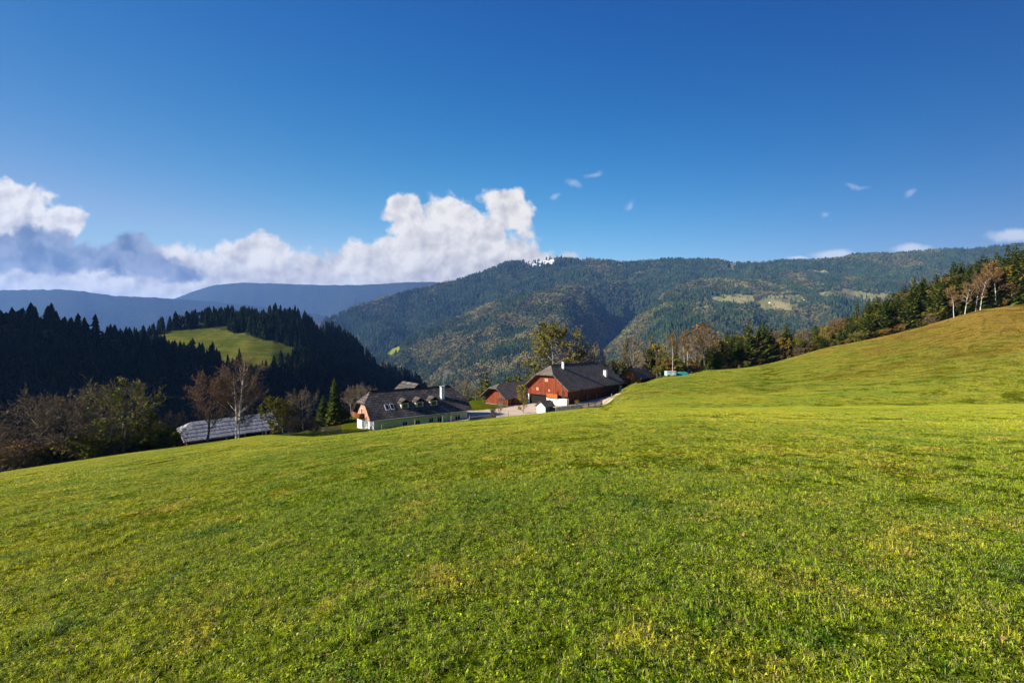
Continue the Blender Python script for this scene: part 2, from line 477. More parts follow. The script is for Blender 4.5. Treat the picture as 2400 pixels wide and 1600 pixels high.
for _it in range(6):            # nudge the crests until their outline stands where it was surveyed
    TAB = build_table(CORR)
    for c in COLS:
        j = int(round((math.atan(U(c)) - TH[0]) / (TH[1] - TH[0])))
        if not 0 <= j < len(TH): continue
        th = TH[j]; Yc_ = RR * math.cos(th)
        ok = (Yc_ > 20) & (Yc_ < COLS[c][-1][0] + 12)
        CORR[c] += 0.9 * (COLS[c][-1][1] - float(np.max(TAB[ok, j] / Yc_[ok])))
def gz(x, y):
    """height of the ground"""
    x = np.asarray(x, float); y = np.asarray(y, float)
    r = np.hypot(x, y); th = np.arctan2(x, y)
    tc = np.clip(th, TH[0], TH[-1]); rc = np.clip(r, 0, RR[-1] - 0.001)
    fi = rc; i = np.floor(fi).astype(int); fr = fi - i
    fj = (tc - TH[0]) / (TH[1] - TH[0]); j = np.clip(np.floor(fj).astype(int), 0, len(TH) - 2); fc = fj - j
    z = (TAB[i, j] * (1 - fr) + TAB[i + 1, j] * fr) * (1 - fc) + (TAB[i, j + 1] * (1 - fr) + TAB[i + 1, j + 1] * fr) * fc
    # behind the camera: gentle plane
    zp = -1.7 - 0.118 * np.clip(y, -200, 200) + 0.062 * np.clip(x, -200, 200) * 1.0
    a = np.abs(th)
    w = np.clip((a - math.radians(58)) / math.radians(30), 0, 1); w = w * w * (3 - 2 * w)
    w = w * np.clip((300 - r) / 150, 0, 1)
    z = z * (1 - w) + zp * w
    n = 0.055 * fbm(x / 1.3, y / 1.3, 3, 5) * np.clip(30 / (r + 1), 0, 1) + 0.20 * fbm(x / 14.0, y / 14.0, 3, 9) * np.clip(r / 20, 0, 1) * np.clip((130 - r) / 100, 0.35, 1)
    yard = np.clip((r - 70) / 10, 0, 1) * np.clip((150 - r) / 10, 0, 1) * (x > -30) * (x < 30)
    z = z + n * (1 - 0.8 * yard) * np.clip(r / 3, 0.3, 1)
    far = np.clip((r - 400) / 2600, 0, 1)
    z = z * (1 - far) + (-430) * far
    return z
def gz1(x, y): return float(gz(np.array([x]), np.array([y]))[0])

def make_ground():
    thA = np.radians(np.concatenate([np.arange(-180, -62, 3.0), np.arange(-62, 62, 0.4), np.arange(62, 180, 3.0)]))
    r = [0.02, 0.5]
    while r[-1] < 420: r.append(r[-1] * 1.018 + 0.05)
    while r[-1] < 30000: r.append(r[-1] * 1.25)
    r = np.array(r)
    R, T = np.meshgrid(r, thA, indexing='ij')
    x = R * np.sin(T); y = R * np.cos(T); z = gz(x, y)
    nr, nc = R.shape
    q = grid_quads(nr, nc, True)[:, ::-1]
    # woodland floor behind the meadow edge
    cols = sorted(COLS); ec = []
    for c in cols: ec.append(COLS[c][-1][0] / math.cos(math.atan(U(c))))
    er = np.interp(T, [math.atan(U(c)) for c in cols], ec)
    wood = np.clip((R - er - 4) / 6, 0, 1)
    pxx = 1200 + F * np.tan(np.clip(T, -1.3, 1.3))
    keep = (pxx > 800) & (pxx < 1430) & (R < 142)
    wood = np.where(keep, np.clip((R - 136) / 5, 0, 1), wood)
    wood = np.where(np.abs(T) > math.radians(60), 0, wood)
    py = 800 - F * z / np.maximum(y, 1)
    gpoly = [(1490, 900), (1545, 892), (1600, 888), (1600, 905), (1570, 930), (1530, 938), (1430, 941), (1440, 925)]
    g = np.where((y > 60) & inpoly(pxx, py, gpoly), 0.8, 0.0)
    me = np_mesh('ground', np.stack([x, y, z], -1).reshape(-1, 3), q, [M['ground']],
                 attrs={'wood': ('FLOAT', 'POINT', wood.ravel()), 'garden': ('FLOAT', 'POINT', g.ravel())})
    o = bpy.data.objects.new('ground', me); C.objects.link(o)
    tag(o, 'green meadow sloping down to the farm and up to the wood', kind='structure')
make_ground()

# ------------------------------------------------------------------ hills
def fieldpoly(px, py, polys):
    r = np.zeros(np.shape(px), bool)
    for p in polys: r |= inpoly(px, py, p)
    return r
def make_hill(name, cols, nu, nt, label, material, amp=0.0, wl=300.0, seed=1, fields=(), snow=(), p=1.0, ycurve=1.0, crest=0.0, bulge=0.0, bulge_wl=60, field_fray=1.0):
    """cols: (px, crest py, crest depth, foot depth, foot z)"""
    c = np.array(cols, float)
    px = np.linspace(c[0, 0], c[-1, 0], nu)
    def it(k):
        a = np.interp(px, c[:, 0], c[:, k])
        n = max(1, int(nu / len(cols) / 5)); w = np.hanning(2 * n + 3)[1:-1]; w /= w.sum()
        k2 = len(w) // 2
        return np.convolve(np.pad(a, k2, mode='reflect', reflect_type='odd'), w, 'valid')
    pyc, Yc, Yb, zb = it(1), it(2), it(3), it(4)
    t = np.linspace(-0.35, 1, nt)[:, None]
    tt = np.clip(t, 0, 1)
    bul = bulge * fbm(px / bulge_wl, px * 0 + seed, 3, seed)[None, :] * tt ** 0.8
    Y = Yc + (Yb - Yc) * tt ** ycurve + bul
    Y = np.where(t < 0, Yc + (Yc - Yb) * (-t) * 0.8, Y)
    zc = V(pyc) * Yc
    z = zc + (zb - zc) * tt ** p
    z = np.where(t < 0, zc - np.abs(zc - zb) * (np.abs(t)) ** 1.3 * 1.2, z)
    X = U(px)[None, :] * Y
    ridged = fbm(X / wl, Y / wl, 5, seed)
    w = np.sin(np.pi * np.clip(tt, 0, 1) ** 0.7) ** 0.7
    z = z + amp * ridged * np.where(t > 0, w, 0) + crest * fbm(px / 14.0, px * 0, 3, seed + 7)[None, :] * np.exp(-(t / 0.1) ** 2)
    pr_x = 1200 + F * X / Y; pr_y = 800 - F * z / Y
    jx = 14 * fbm(pr_x / 14.0, pr_y / 6.0, 3, seed + 3) * field_fray; jy = 7 * fbm(pr_x / 14.0 + 40, pr_y / 6.0, 3, seed + 4) * field_fray
    fm = fieldpoly(pr_x + jx, pr_y + jy, fields).astype(float) if fields else X * 0
    fm = fm * (t >= 0)
    sm = fieldpoly(pr_x, pr_y, snow).astype(float) if snow else X * 0
    me = np_mesh(name, np.stack([X, Y, z], -1).reshape(-1, 3), grid_quads(nt, nu), [material],
                 attrs={'field': ('FLOAT', 'POINT', fm.ravel()), 'snow': ('FLOAT', 'POINT', sm.ravel())})
    o = bpy.data.objects.new(name, me); C.objects.link(o)
    tag(o, label, kind='structure')
    return dict(X=X, Y=Y, Z=z, fm=fm, sm=sm, t=t, px=pr_x, py=pr_y)
def scatter(h, n, rng, tmin=-0.08, near_bias=None, skip_px=None):
    """random points on a hill surface by area, off its fields"""
    X, Y, Z = h['X'], h['Y'], h['Z']
    ax = X[1:, 1:] - X[:-1, :-1]; ay = Y[1:, 1:] - Y[:-1, :-1]; bx = X[1:, :-1] - X[:-1, 1:]; by = Y[1:, :-1] - Y[:-1, 1:]
    area = np.abs(ax * by - ay * bx) / 2
    area = area * (h['t'][:-1] >= tmin) * (np.maximum(np.maximum(h['fm'][1:, 1:], h['fm'][:-1, :-1]), np.maximum(h['fm'][1:, :-1], h['fm'][:-1, 1:])) < 0.5).astype(float).clip(h.get('stray', 0.0), 1)
    area = area * np.where(h['sm'][:-1, :-1] < 0.5, 1.0, 0.08)
    if near_bias is not None: area = area * near_bias(h)
    pr = (area / area.sum()).ravel()
    k = rng.choice(len(pr), n, p=pr)
    i, j = np.divmod(k, area.shape[1])
    a, b = rng.random(n), rng.random(n)
    def bl(A): return (A[i, j] * (1 - a) + A[i + 1, j] * a) * (1 - b) + (A[i, j + 1] * (1 - a) + A[i + 1, j + 1] * a) * b
    return bl(X), bl(Y), bl(Z)

def m_hill(name, floor, field, snow=False):
    def fn(t, b):
        p = pos(t)
        n = t.noise(p, 0.02, 5, 0.6); n2 = t.noise(p, 0.15, 3, 0.6)
        c = t.mix(t.ss(n, 0.4, 0.6), floor[0], floor[1])
        f = t.mix(t.ss(n, 0.42, 0.6), field[0], field[1])
        f = t.mix(t.ss(n2, 0.5, 0.7, 0, 0.5), f, field[2])
        sz = t.node('ShaderNodeSeparateXYZ'); t.l.new(p, sz.inputs[0])
        bands = t.noise(t.v('MULTIPLY', p, (0.03, 0.03, 0.55)), 1.0, 3, 0.6)
        f = t.v('SCALE', f, scale=t.ss(bands, 0.35, 0.65, 0.78, 1.12))
        a = t.node('ShaderNodeAttribute', attribute_name='field')
        c = t.mix(t.ss(a.outputs['Fac'], 0.3, 0.7), c, f)
        if snow:
            s = t.node('ShaderNodeAttribute', attribute_name='snow')
            c = t.mix(t.m('MULTIPLY', t.ss(s.outputs['Fac'], 0.2, 0.8), t.ss(t.noise(p, 0.03, 4, 0.7), 0.42, 0.5)), c, (0.62, 0.64, 0.68))
        t.l.new(c, b.inputs['Base Color'])
    return mat(name, fn, 1.0, 0.0)
FOR = ((0.020, 0.032, 0.012), (0.045, 0.046, 0.020))
GRS = ((0.15, 0.19, 0.02), (0.22, 0.22, 0.035), (0.30, 0.22, 0.07))
mh_near = m_hill('hill_near_ground', FOR, ((0.062, 0.080, 0.012), (0.105, 0.105, 0.018), (0.15, 0.12, 0.03)))
mh_mid = m_hill('hill_mid_ground', FOR, GRS)
mh_far = m_hill('mountain_ground', FOR, ((0.13, 0.15, 0.05), (0.20, 0.165, 0.085), (0.24, 0.17, 0.095)), True)
mh_hor = m_hill('far_mountain_ground', ((0.012, 0.020, 0.010), (0.026, 0.030, 0.016)), GRS, True)

left_hill = make_hill('hill', [(-700, 700, 330, 130, -60), (-300, 715, 380, 150, -60), (0, 775, 420, 170, -75), (100, 770, 430, 185, -80), (200, 795, 440, 200, -85), (330, 818, 460, 220, -88),
    (420, 850, 480, 235, -90), (520, 895, 500, 260, -92), (640, 940, 520, 300, -95), (760, 1000, 540, 330, -100)],
    120, 60, 'near dark wooded hillside on the left', mh_near, amp=14, wl=90, seed=3, p=0.9)
mid_fields = [[(352, 782), (420, 772), (480, 768), (540, 776), (600, 790), (660, 805), (716, 828), (700, 846), (670, 868), (620, 866), (560, 860), (480, 858), (410, 848), (370, 830), (340, 800)]]
mid_hill = make_hill('hill', [(150, 860, 560, 330, -80), (250, 830, 580, 335, -80), (340, 795, 600, 340, -80), (400, 770, 620, 345, -85), (480, 755, 640, 350, -88), (560, 750, 650, 360, -90),
    (640, 750, 655, 365, -92), (700, 764, 668, 385, -96), (760, 780, 725, 450, -115), (830, 820, 810, 540, -135), (900, 862, 890, 620, -150), (960, 896, 970, 700, -160), (1010, 925, 1040, 780, -170), (1080, 975, 1120, 850, -185)],
    300, 140, 'wooded knoll with a sloping meadow on its crown', mh_near, amp=10, wl=110, seed=11, fields=mid_fields, p=0.85)
spurA = make_hill('hill', [(860, 862, 2500, 1950, -330), (905, 824, 2550, 1850, -330), (940, 806, 2600, 1700, -330), (1000, 780, 2700, 1500, -330), (1060, 753, 2800, 1350, -330), (1150, 716, 2950, 1200, -330),
    (1210, 700, 3050, 1120, -330), (1270, 686, 3150, 1180, -330), (1320, 674, 3250, 1480, -330), (1365, 676, 3300, 1850, -330), (1400, 700, 3300, 2200, -330), (1430, 745, 3300, 2500, -330), (1455, 800, 3300, 2700, -330), (1480, 870, 3300, 2800, -330)],
    280, 180, 'wooded spur running down into the valley', mh_mid, amp=150, wl=420, seed=21, fields=[[(906, 818), (940, 806), (930, 824), (914, 836)]], p=0.95, bulge=150, bulge_wl=45)
clear_fields = [[(1662, 697), (1700, 690), (1765, 691), (1765, 708), (1730, 716), (1680, 710)], [(1772, 704), (1805, 692), (1875, 691), (1893, 705), (1862, 722), (1820, 730), (1790, 722)],
    [(1915, 684), (1975, 679), (2045, 687), (2085, 690), (2080, 708), (2000, 704), (1950, 697)], [(1505, 704), (1535, 692), (1545, 697), (1525, 708)], [(1630, 722), (1660, 714), (1668, 722), (1640, 732)]]
spurB = make_hill('hill', [(1370, 885, 2500, 1900, -330), (1400, 842, 2550, 1800, -330), (1450, 790, 2650, 1600, -330), (1490, 748, 2800, 1450, -330), (1550, 694, 3050, 1300, -330), (1600, 668, 3250, 1220, -330), (1650, 655, 3400, 1200, -330),
    (1720, 656, 3450, 1200, -330), (1800, 660, 3500, 1250, -330), (1900, 656, 3500, 1350, -330), (2050, 650, 3450, 1500, -330), (2300, 650, 3300, 1600, -330)],
    360, 220, 'wooded slope with pale clearings across the valley on the right', mh_far, amp=120, wl=420, seed=31, fields=clear_fields, p=0.95, bulge=170, bulge_wl=60)
main_fields = [[(1710, 612), (1718, 612), (1728, 632), (1716, 637), (1706, 634)], [(1900, 632), (1935, 633), (1937, 639), (1902, 638)], [(1480, 640), (1500, 636), (1504, 642)]]
snowp = [[(1226, 616), (1262, 608), (1300, 606), (1300, 618), (1262, 625), (1232, 626)], [(1345, 604), (1372, 604), (1372, 611), (1352, 610)]]
main_hill = make_hill('mountain', [(700, 800, 3300, 2500, -400), (760, 752, 3500, 2450, -400), (850, 715, 3700, 2400, -400), (920, 693, 3850, 2350, -400), (1030, 664, 4100, 2300, -400), (1120, 645, 4250, 2200, -400), (1185, 622, 4350, 2300, -400),
    (1240, 615, 4400, 2500, -400), (1300, 608, 4400, 2600, -400), (1360, 608, 4400, 2300, -400), (1430, 614, 4450, 2500, -400), (1510, 615, 4500, 2500, -400), (1570, 610, 4500, 2300, -400), (1630, 607, 4500, 2400, -400),
    (1700, 613, 4450, 2400, -400), (1725, 618, 4450, 2350, -400), (1790, 614, 4400, 2300, -400), (1890, 612, 4350, 2300, -400), (1970, 609, 4300, 2300, -400), (2040, 602, 4250, 2200, -400), (2120, 595, 4200, 2200, -400),
    (2200, 587, 4150, 2100, -400), (2280, 582, 4100, 2000, -400), (2400, 575, 4000, 2000, -400), (2700, 570, 3800, 2000, -400)],
    560, 240, 'long wooded mountain ridge across the valley', mh_far, amp=330, wl=800, seed=41, fields=main_fields, snow=snowp, p=0.85, crest=10, bulge=420, bulge_wl=110)
far1 = make_hill('mountain', [(-500, 690, 7000, 5000, -500), (0, 680, 7000, 5000, -500), (160, 678, 7000, 5000, -500), (260, 692, 7000, 5000, -500), (360, 697, 7200, 5000, -500), (440, 702, 7500, 5000, -500), (560, 712, 7500, 5200, -500), (700, 730, 7500, 5200, -500), (900, 760, 7500, 5200, -500)],
    300, 40, 'far blue ridge on the left', mh_hor, amp=150, wl=900, seed=51, crest=14, bulge=500, bulge_wl=150)
far2 = make_hill('mountain', [(300, 715, 9500, 7500, -500), (410, 700, 9500, 7500, -500), (450, 684, 9500, 7500, -500), (500, 668, 9500, 7500, -500), (560, 662, 9500, 7500, -500), (640, 664, 9500, 7500, -500), (760, 668, 9500, 7500, -500), (860, 667, 9500, 7500, -500), (960, 661, 9500, 7500, -500),
    (1020, 660, 9500, 7500, -500), (1080, 676, 9500, 7500, -500), (1200, 700, 9500, 7500, -500)],
    300, 40, 'farthest pale ridge under the clouds', mh_hor, amp=220, wl=1200, seed=61, crest=10, bulge=500, bulge_wl=150)

# unseen cumulus added outside the frame on the left to shade the near hillside
def cumulus(cx, cy_, cz, rx, ry, rz):
    rg = random.Random(9); V_ = []; Fc = []
    for k in range(34):
        a = rg.uniform(0, 6.28); q = rg.random() ** .5 * .8
        r = rg.uniform(.22, .42); c = (math.cos(a) * q, math.sin(a) * q, rg.uniform(-.1, .25)); n, m_ = 12, 16; b = len(V_)
        for i in range(n + 1):
            for j in range(m_):
                th, ph = math.pi * i / n, 2 * math.pi * j / m_; d = 1 + .12 * math.sin(5 * ph + k) * math.sin(4 * th)
                V_.append((cx + rx * (c[0] + r * d * math.sin(th) * math.cos(ph)), cy_ + ry * (c[1] + r * d * math.sin(th) * math.sin(ph)), cz + rz * (c[2] + r * d * max(-.4, math.cos(th)))))
        for i in range(n):
            for j in range(m_): Fc.append((b + i * m_ + j, b + i * m_ + (j + 1) % m_, b + (i + 1) * m_ + (j + 1) % m_, b + (i + 1) * m_ + j))
    o = bpy.data.objects.new('cloud', np_mesh('cloud', np.array(V_), np.array(Fc), [plain('cloud_white', (.85, .86, .88), 1.0, .03, .002, spec=0)])); C.objects.link(o)
    tag(o, 'unseen white cumulus added outside the frame to shade the left hillside', kind='stuff')
_h = 1620 + 25; _k = _h / math.tan(SUN_E)
cumulus(-400 - _k * math.cos(SUN_A), 345 - _k * math.sin(SUN_A), 1620, 340, 150, 70)

# ------------------------------------------------------------------ tree meshes
def spruce_mesh(seed, H=18.0, R=3.2, levels=30, nb=9, base=0.06, part='both', m=None):
    """returns (trunk MB, crown MB)"""
    rg = random.Random(seed)
    tr = MB(); cr = MB()
    tr.tube((0, 0, -0.6), (0, 0, H * 0.5), H * 0.013, H * 0.008, 6); tr.tube((0, 0, H * 0.5), (0, 0, H * 0.99), H * 0.008, 0.02, 5)
    lean = rg.uniform(0, 6.28)
    for k in range(levels):
        f = (k + rg.uniform(-.3, .3)) / levels
        z = H * (base + (0.985 - base) * f)
        env = (1 - f) ** 0.80 * (1.0 if f > 0.1 else 0.75 + 2.5 * f)
        r = R * env * rg.uniform(0.8, 1.12) + 0.12
        n = max(4, int(nb * (0.55 + 0.45 * (1 - f))))
        a0 = rg.uniform(0, 6.28)
        for i in range(n):
            if rg.random() < 0.10: continue
            a = a0 + 6.283 * i / n + rg.uniform(-.25, .25)
            L = r * rg.uniform(0.72, 1.15) * (1 + 0.12 * math.cos(a - lean))
            droop = rg.uniform(0.18, 0.42) * (1 - 0.7 * f) - 0.28 * f
            d = Vector((math.cos(a), math.sin(a), 0)); s = Vector((-d.y, d.x, 0))
            pts = []
            for q in (0.0, 0.35, 0.7, 1.0):
                pz = z - droop * L * q - 0.12 * L * math.sin(q * 3.14) + (0.10 * L * max(0, q - .6) * 2.5)
                pts.append(d * (L * q) + Vector((0, 0, pz)))
            wd = [0.02, 0.24 * L + 0.10, 0.20 * L + 0.08, 0.02]
            c = rg.random()
            for j in range(3):
                for sg in (-1, 1):
                    e0 = pts[j] + s * sg * wd[j] * rg.uniform(.8, 1.2) - Vector((0, 0, wd[j] * 0.45))
                    e1 = pts[j + 1] + s * sg * wd[j + 1] * rg.uniform(.75, 1.25) - Vector((0, 0, wd[j + 1] * rg.uniform(.3, .7))) - d * (0.10 * L if j < 2 else 0)
                    cr.quad([pts[j], e0, e1, pts[j + 1]], col=min(1, max(0, c + rg.uniform(-.2, .2))))
                    # a hanging side spray
                    if j < 2:
                        h = e1 + s * sg * wd[j + 1] * 0.5 + d * rg.uniform(-.05, .15) * L - Vector((0, 0, 0.16 * L + 0.06))
                        cr.quad([pts[j + 1], e1, h], col=min(1, max(0, c + rg.uniform(-.3, .3))))
    return tr, cr

def rand_perp(d, rg):
    v = Vector((rg.gauss(0, 1), rg.gauss(0, 1), rg.gauss(0, 1)))
    v = v - d * v.dot(d)
    return v.normalized() if v.length > 1e-4 else d.orthogonal().normalized()

def broadleaf(seed, H=12.0, r0=None, spread=0.55, trunk=0.25, n1=9, n2=7, n3=6, stems=1, up=0.35, wander=0.22,
              leaves=0.0, leaf=0.30, twigs=3, l1=0.42, droop=0.0, tw=0.016, leafsel=1.0, shape=1.0, bare_top=1.0, lean=0.28, twiggy=False):
    """trunk MB (stem and limbs) and crown MB (twigs, leaves: material 0 = twig, 1 = leaf)"""
    rg = random.Random(seed)
    T = MB(); K = MB()
    r0 = r0 or H * 0.018
    def grow(p, d, L, r, lvl, nseg):
        seg = L / nseg; out = [(p.copy(), d.copy(), r)]
        for i in range(nseg):
            d = (d + rand_perp(d, rg) * wander * rg.uniform(.2, 1) * (0.5 if lvl == 0 else 1) + Vector((0, 0, up * (0.25 if lvl else 0.1)))
                 - Vector((0, 0, droop if lvl >= 2 else 0))).normalized()
            q = p + d * seg
            r1 = r0_at(r, i, nseg)
            if lvl == 0 or (lvl == 1 and not twiggy): T.tube(p, q, out[-1][2], r1, 7 if lvl == 0 else 5)
            else: K.tube(p, q, max(out[-1][2], tw * 0.9), max(r1, tw * 0.6), 3, 0, rg.random())
            p = q; out.append((p.copy(), d.copy(), r1))
        return out
    def r0_at(r, i, n): return r * (1 - 0.82 * (i + 1) / n)
    def at(pl, f):
        x = f * (len(pl) - 1); i = min(int(x), len(pl) - 2); g = x - i
        return pl[i][0].lerp(pl[i + 1][0], g), pl[i][1], pl[i][2] * (1 - g) + pl[i + 1][2] * g
    def leafquad(p, sz):
        a = rand_perp(Vector((0, 0, 1)), rg); n = Vector((rg.gauss(0, 1), rg.gauss(0, 1), rg.gauss(0, 1) + .6)).normalized()
        b = n.cross(a)
        if b.length < .01: return
        b.normalize(); a = b.cross(n)
        c = rg.random()
        K.quad([p - a * sz * .5, p + b * sz * .38, p + a * sz * .6, p - b * sz * .38], mi=1, col=c)
    for st in range(stems):
        if stems > 1:
            a = 6.283 * st / stems + rg.uniform(-.4, .4)
            d0 = Vector((math.cos(a) * lean, math.sin(a) * lean, 1)).normalized(); pb = Vector((math.cos(a) * .25, math.sin(a) * .25, -0.5))
        else: d0 = Vector((rg.uniform(-.04, .04), rg.uniform(-.04, .04), 1)).normalized(); pb = Vector((0, 0, -0.5))
        main = grow(pb, d0, H * rg.uniform(.9, 1.0) if stems == 1 else H * rg.uniform(.7, 1.0), r0 / (stems ** 0.5), 0, 9)
        for k in range(n1):
            f = trunk + (0.97 - trunk) * (k + rg.uniform(-.3, .3)) / n1
            f = min(max(f, 0.05), 0.98)
            p, d, r = at(main, f)
            a = k * 2.4 + rg.uniform(-.5, .5)
            out = Vector((math.cos(a), math.sin(a), 0))
            g = (f - trunk) / (1 - trunk)
            prof = (math.sin(math.pi * min(1, (g * 0.86 + 0.14)) ** (0.8 * shape)) * 0.85 + 0.22)
            L = H * l1 * prof * rg.uniform(.75, 1.15)
            dd = (out * spread * (1.25 - 0.5 * g) + Vector((0, 0, 0.55))).normalized()
            br = grow(p, dd, L, min(r * 0.6, r0 * .5), 1, 5)
            for k2 in range(n2):
                f2 = 0.18 + 0.8 * (k2 + rg.random() * .6) / n2
                p2, d2, r2 = at(br, min(f2, .99))
                dv = (d2 + rand_perp(d2, rg) * rg.uniform(.6, 1.1)).normalized()
                L2 = L * rg.uniform(.28, .5) * (1.15 - 0.5 * f2)
                b2 = grow(p2, dv, L2, max(r2 * 0.45, tw), 2, 3)
                for k3 in range(n3):
                    f3 = (k3 + rg.random()) / n3
                    p3, d3, r3 = at(b2, min(f3, .99))
                    dv3 = (d3 + rand_perp(d3, rg) * rg.uniform(.5, 1.1) + Vector((0, 0, .15 - droop * 3))).normalized()
                    L3 = L2 * rg.uniform(.35, .7)
                    e = p3 + dv3 * L3
                    K.tube(p3, e, tw, tw * 0.4, 3, 0, rg.random())
                    for w in range(twigs):
                        pa = p3.lerp(e, rg.uniform(.2, 1)); pd = (dv3 + rand_perp(dv3, rg) * .9 - Vector((0, 0, droop * 2))).normalized()
                        pe = pa + pd * L3 * rg.uniform(.4, .8)
                        s = rand_perp(pd, rg) * tw * 1.0
                        K.quad([pa - s, pa + s, pe], mi=0, col=rg.random())
                    nl = leaves * bare_top if p3.z > H * .8 else leaves
                    for w in range(int(nl) + (rg.random() < nl % 1)):
                        if rg.random() < leafsel: leafquad(p3.lerp(e, rg.uniform(.1, 1.2)) + Vector((rg.gauss(0, .12), rg.gauss(0, .12), rg.gauss(0, .12))) * H * .03, leaf * rg.uniform(.6, 1.3))
    return T, K

class Kind:
    def __init__(s, name, tm, cm, trunkMB, crownMB, H):
        s.name = name; s.H = H
        s.tm = trunkMB.mesh(name + '_trunk', tm, True); s.cm = crownMB.mesh(name + '_crown', cm)
KINDS = {}
def addkind(key, name, tm, cm, pair, H): KINDS.setdefault(key, []).append(Kind(name, tm, cm, pair[0], pair[1], H))

for i in range(4): addkind('spruce', 'spruce_tree', M['bark'], M['spruce'], spruce_mesh(100 + i, 18, [4.1, 3.4, 4.5, 3.8][i], 34, 11), 18)
for i in range(3): addkind('bare', 'bare_tree', M['greybark'], [M['twig'], M['larch']], broadleaf(200 + i, 12, n1=13, n2=9, n3=8, leaves=0.3, leaf=.2, spread=.75, tw=.024, twigs=4), 12)
for i in range(3): addkind('copper', 'copper_leaved_tree', M['greybark'], [M['redtwig'], M['beech']], broadleaf(300 + i, 12, n1=13, n2=8, n3=7, leaves=1.8, leaf=.36, spread=.65, tw=.022, twigs=4), 12)
for i in range(2): addkind('yellow', 'yellow_leaved_tree', M['greybark'], [M['twig'], M['yellow']], broadleaf(330 + i, 10, n1=12, n2=7, n3=6, leaves=4, leaf=.36, spread=.65, trunk=.16), 10)
for i in range(2): addkind('olive', 'leafy_tree', M['bark'], [M['twig'], M['olive']], broadleaf(350 + i, 10, n1=12, n2=7, n3=6, leaves=4, leaf=.36, spread=.7, trunk=.12), 10)
for i in range(2): addkind('birch', 'birch_tree', M['birch'], [M['redtwig'], M['beech']], broadleaf(370 + i, 14, r0=.15, n1=12, n2=8, n3=8, leaves=2.4, leaf=.28, spread=.5, trunk=.38, up=.45, tw=.02, twigs=4, l1=.32, twiggy=(i == 0)), 14)
for i in range(2): addkind('bush', 'bush', M['bark'], [M['twig'], M['olive']], broadleaf(390 + i, 4, n1=7, n2=7, n3=6, stems=5, leaves=2.5, leaf=.26, spread=.8, trunk=.1, l1=.5, tw=.016), 4)
for i in range(2): addkind('barebush', 'bare_bush', M['greybark'], [M['twig'], M['larch']], broadleaf(410 + i, 4.5, n1=8, n2=7, n3=7, stems=5, leaves=.5, leaf=.2, spread=.8, trunk=.1, l1=.5, tw=.018), 4.5)
for i in range(2): addkind('copperbush', 'copper_bush', M['bark'], [M['redtwig'], M['beech']], broadleaf(430 + i, 4, n1=6, n2=6, n3=5, stems=5, leaves=3, leaf=.26, spread=.8, trunk=.08, l1=.5, tw=.014), 4)

def plant(key, px, Y, H, label, cat='tree', group=None, var=None, rz=None, wide=1.0, sink=0.1, rg=random.Random(5), x=None, parts=True):
    ks = KINDS[key]; k = ks[rg.randrange(len(ks)) if var is None else var % len(ks)]
    if x is None: x = U(px) * Y
    z = gz1(x, Y) - sink
    s = H / k.H
    root = empty(k.name, (x, Y, z), rg.uniform(0, 6.28) if rz is None else rz)
    root.scale = (s * wide, s * wide, s)
    a = bpy.data.objects.new('trunk', k.tm); C.objects.link(a); a.parent = root
    b = bpy.data.objects.new('crown', k.cm); C.objects.link(b); b.parent = root
    tag(root, label, cat, group)
    return root

# ------------------------------------------------------------------ forests as stuff (instances)
def gn_instancer(obname, pts, rot, scl, kind, meshes, label, name='forest'):
    me = bpy.data.meshes.new(obname)
    me.vertices.add(len(pts)); me.vertices.foreach_set('co', np.asarray(pts, np.float32).ravel())
    a = me.attributes.new('rotv', 'FLOAT_VECTOR', 'POINT'); a.data.foreach_set('vector', np.asarray(rot, np.float32).ravel())
    a = me.attributes.new('sclv', 'FLOAT_VECTOR', 'POINT'); a.data.foreach_set('vector', np.asarray(scl, np.float32).ravel())
    a = me.attributes.new('knd', 'INT', 'POINT'); a.data.foreach_set('value', np.asarray(kind, np.int32))
    ob = bpy.data.objects.new(obname, me); C.objects.link(ob)
    ng = bpy.data.node_groups.new(obname + '_scatter', 'GeometryNodeTree')
    ng.interface.new_socket('Geometry', in_out='INPUT', socket_type='NodeSocketGeometry')
    ng.interface.new_socket('Geometry', in_out='OUTPUT', socket_type='NodeSocketGeometry')
    N = ng.nodes; L = ng.links
    gi = N.new('NodeGroupInput'); go = N.new('NodeGroupOutput')
    jn = N.new('GeometryNodeJoinGeometry')
    def attr(nm, ty):
        n = N.new('GeometryNodeInputNamedAttribute'); n.data_type = ty; n.inputs['Name'].default_value = nm
        return [o for o in n.outputs if o.enabled and o.name == 'Attribute'][0]
    ra = attr('rotv', 'FLOAT_VECTOR'); sa = attr('sclv', 'FLOAT_VECTOR'); ka = attr('knd', 'INT')
    er = N.new('FunctionNodeEulerToRotation'); L.new(ra, er.inputs[0])
    for i, m_ in enumerate(meshes):
        src = bpy.data.objects.new(obname + '_source', m_); src.use_fake_user = True
        oi = N.new('GeometryNodeObjectInfo'); oi.inputs['Object'].default_value = src
        for s in oi.inputs:
            if s.name == 'As Instance': s.default_value = False
        cp = N.new('FunctionNodeCompare'); cp.data_type = 'INT'; cp.operation = 'EQUAL'
        L.new(ka, [s for s in cp.inputs if s.enabled and s.name == 'A'][0]); [s for s in cp.inputs if s.enabled and s.name == 'B'][0].default_value = i
        ip = N.new('GeometryNodeInstanceOnPoints')
        L.new(gi.outputs[0], ip.inputs['Points']); L.new(cp.outputs[0], ip.inputs['Selection'])
        L.new(oi.outputs['Geometry'], ip.inputs['Instance']); L.new(er.outputs[0], ip.inputs['Rotation']); L.new(sa, ip.inputs['Scale'])
        L.new(ip.outputs[0], jn.inputs[0])
    L.new(jn.outputs[0], go.inputs[0])
    md = ob.modifiers.new('scatter', 'NODES'); md.node_group = ng
    tag(ob, label, kind='stuff')
    return ob

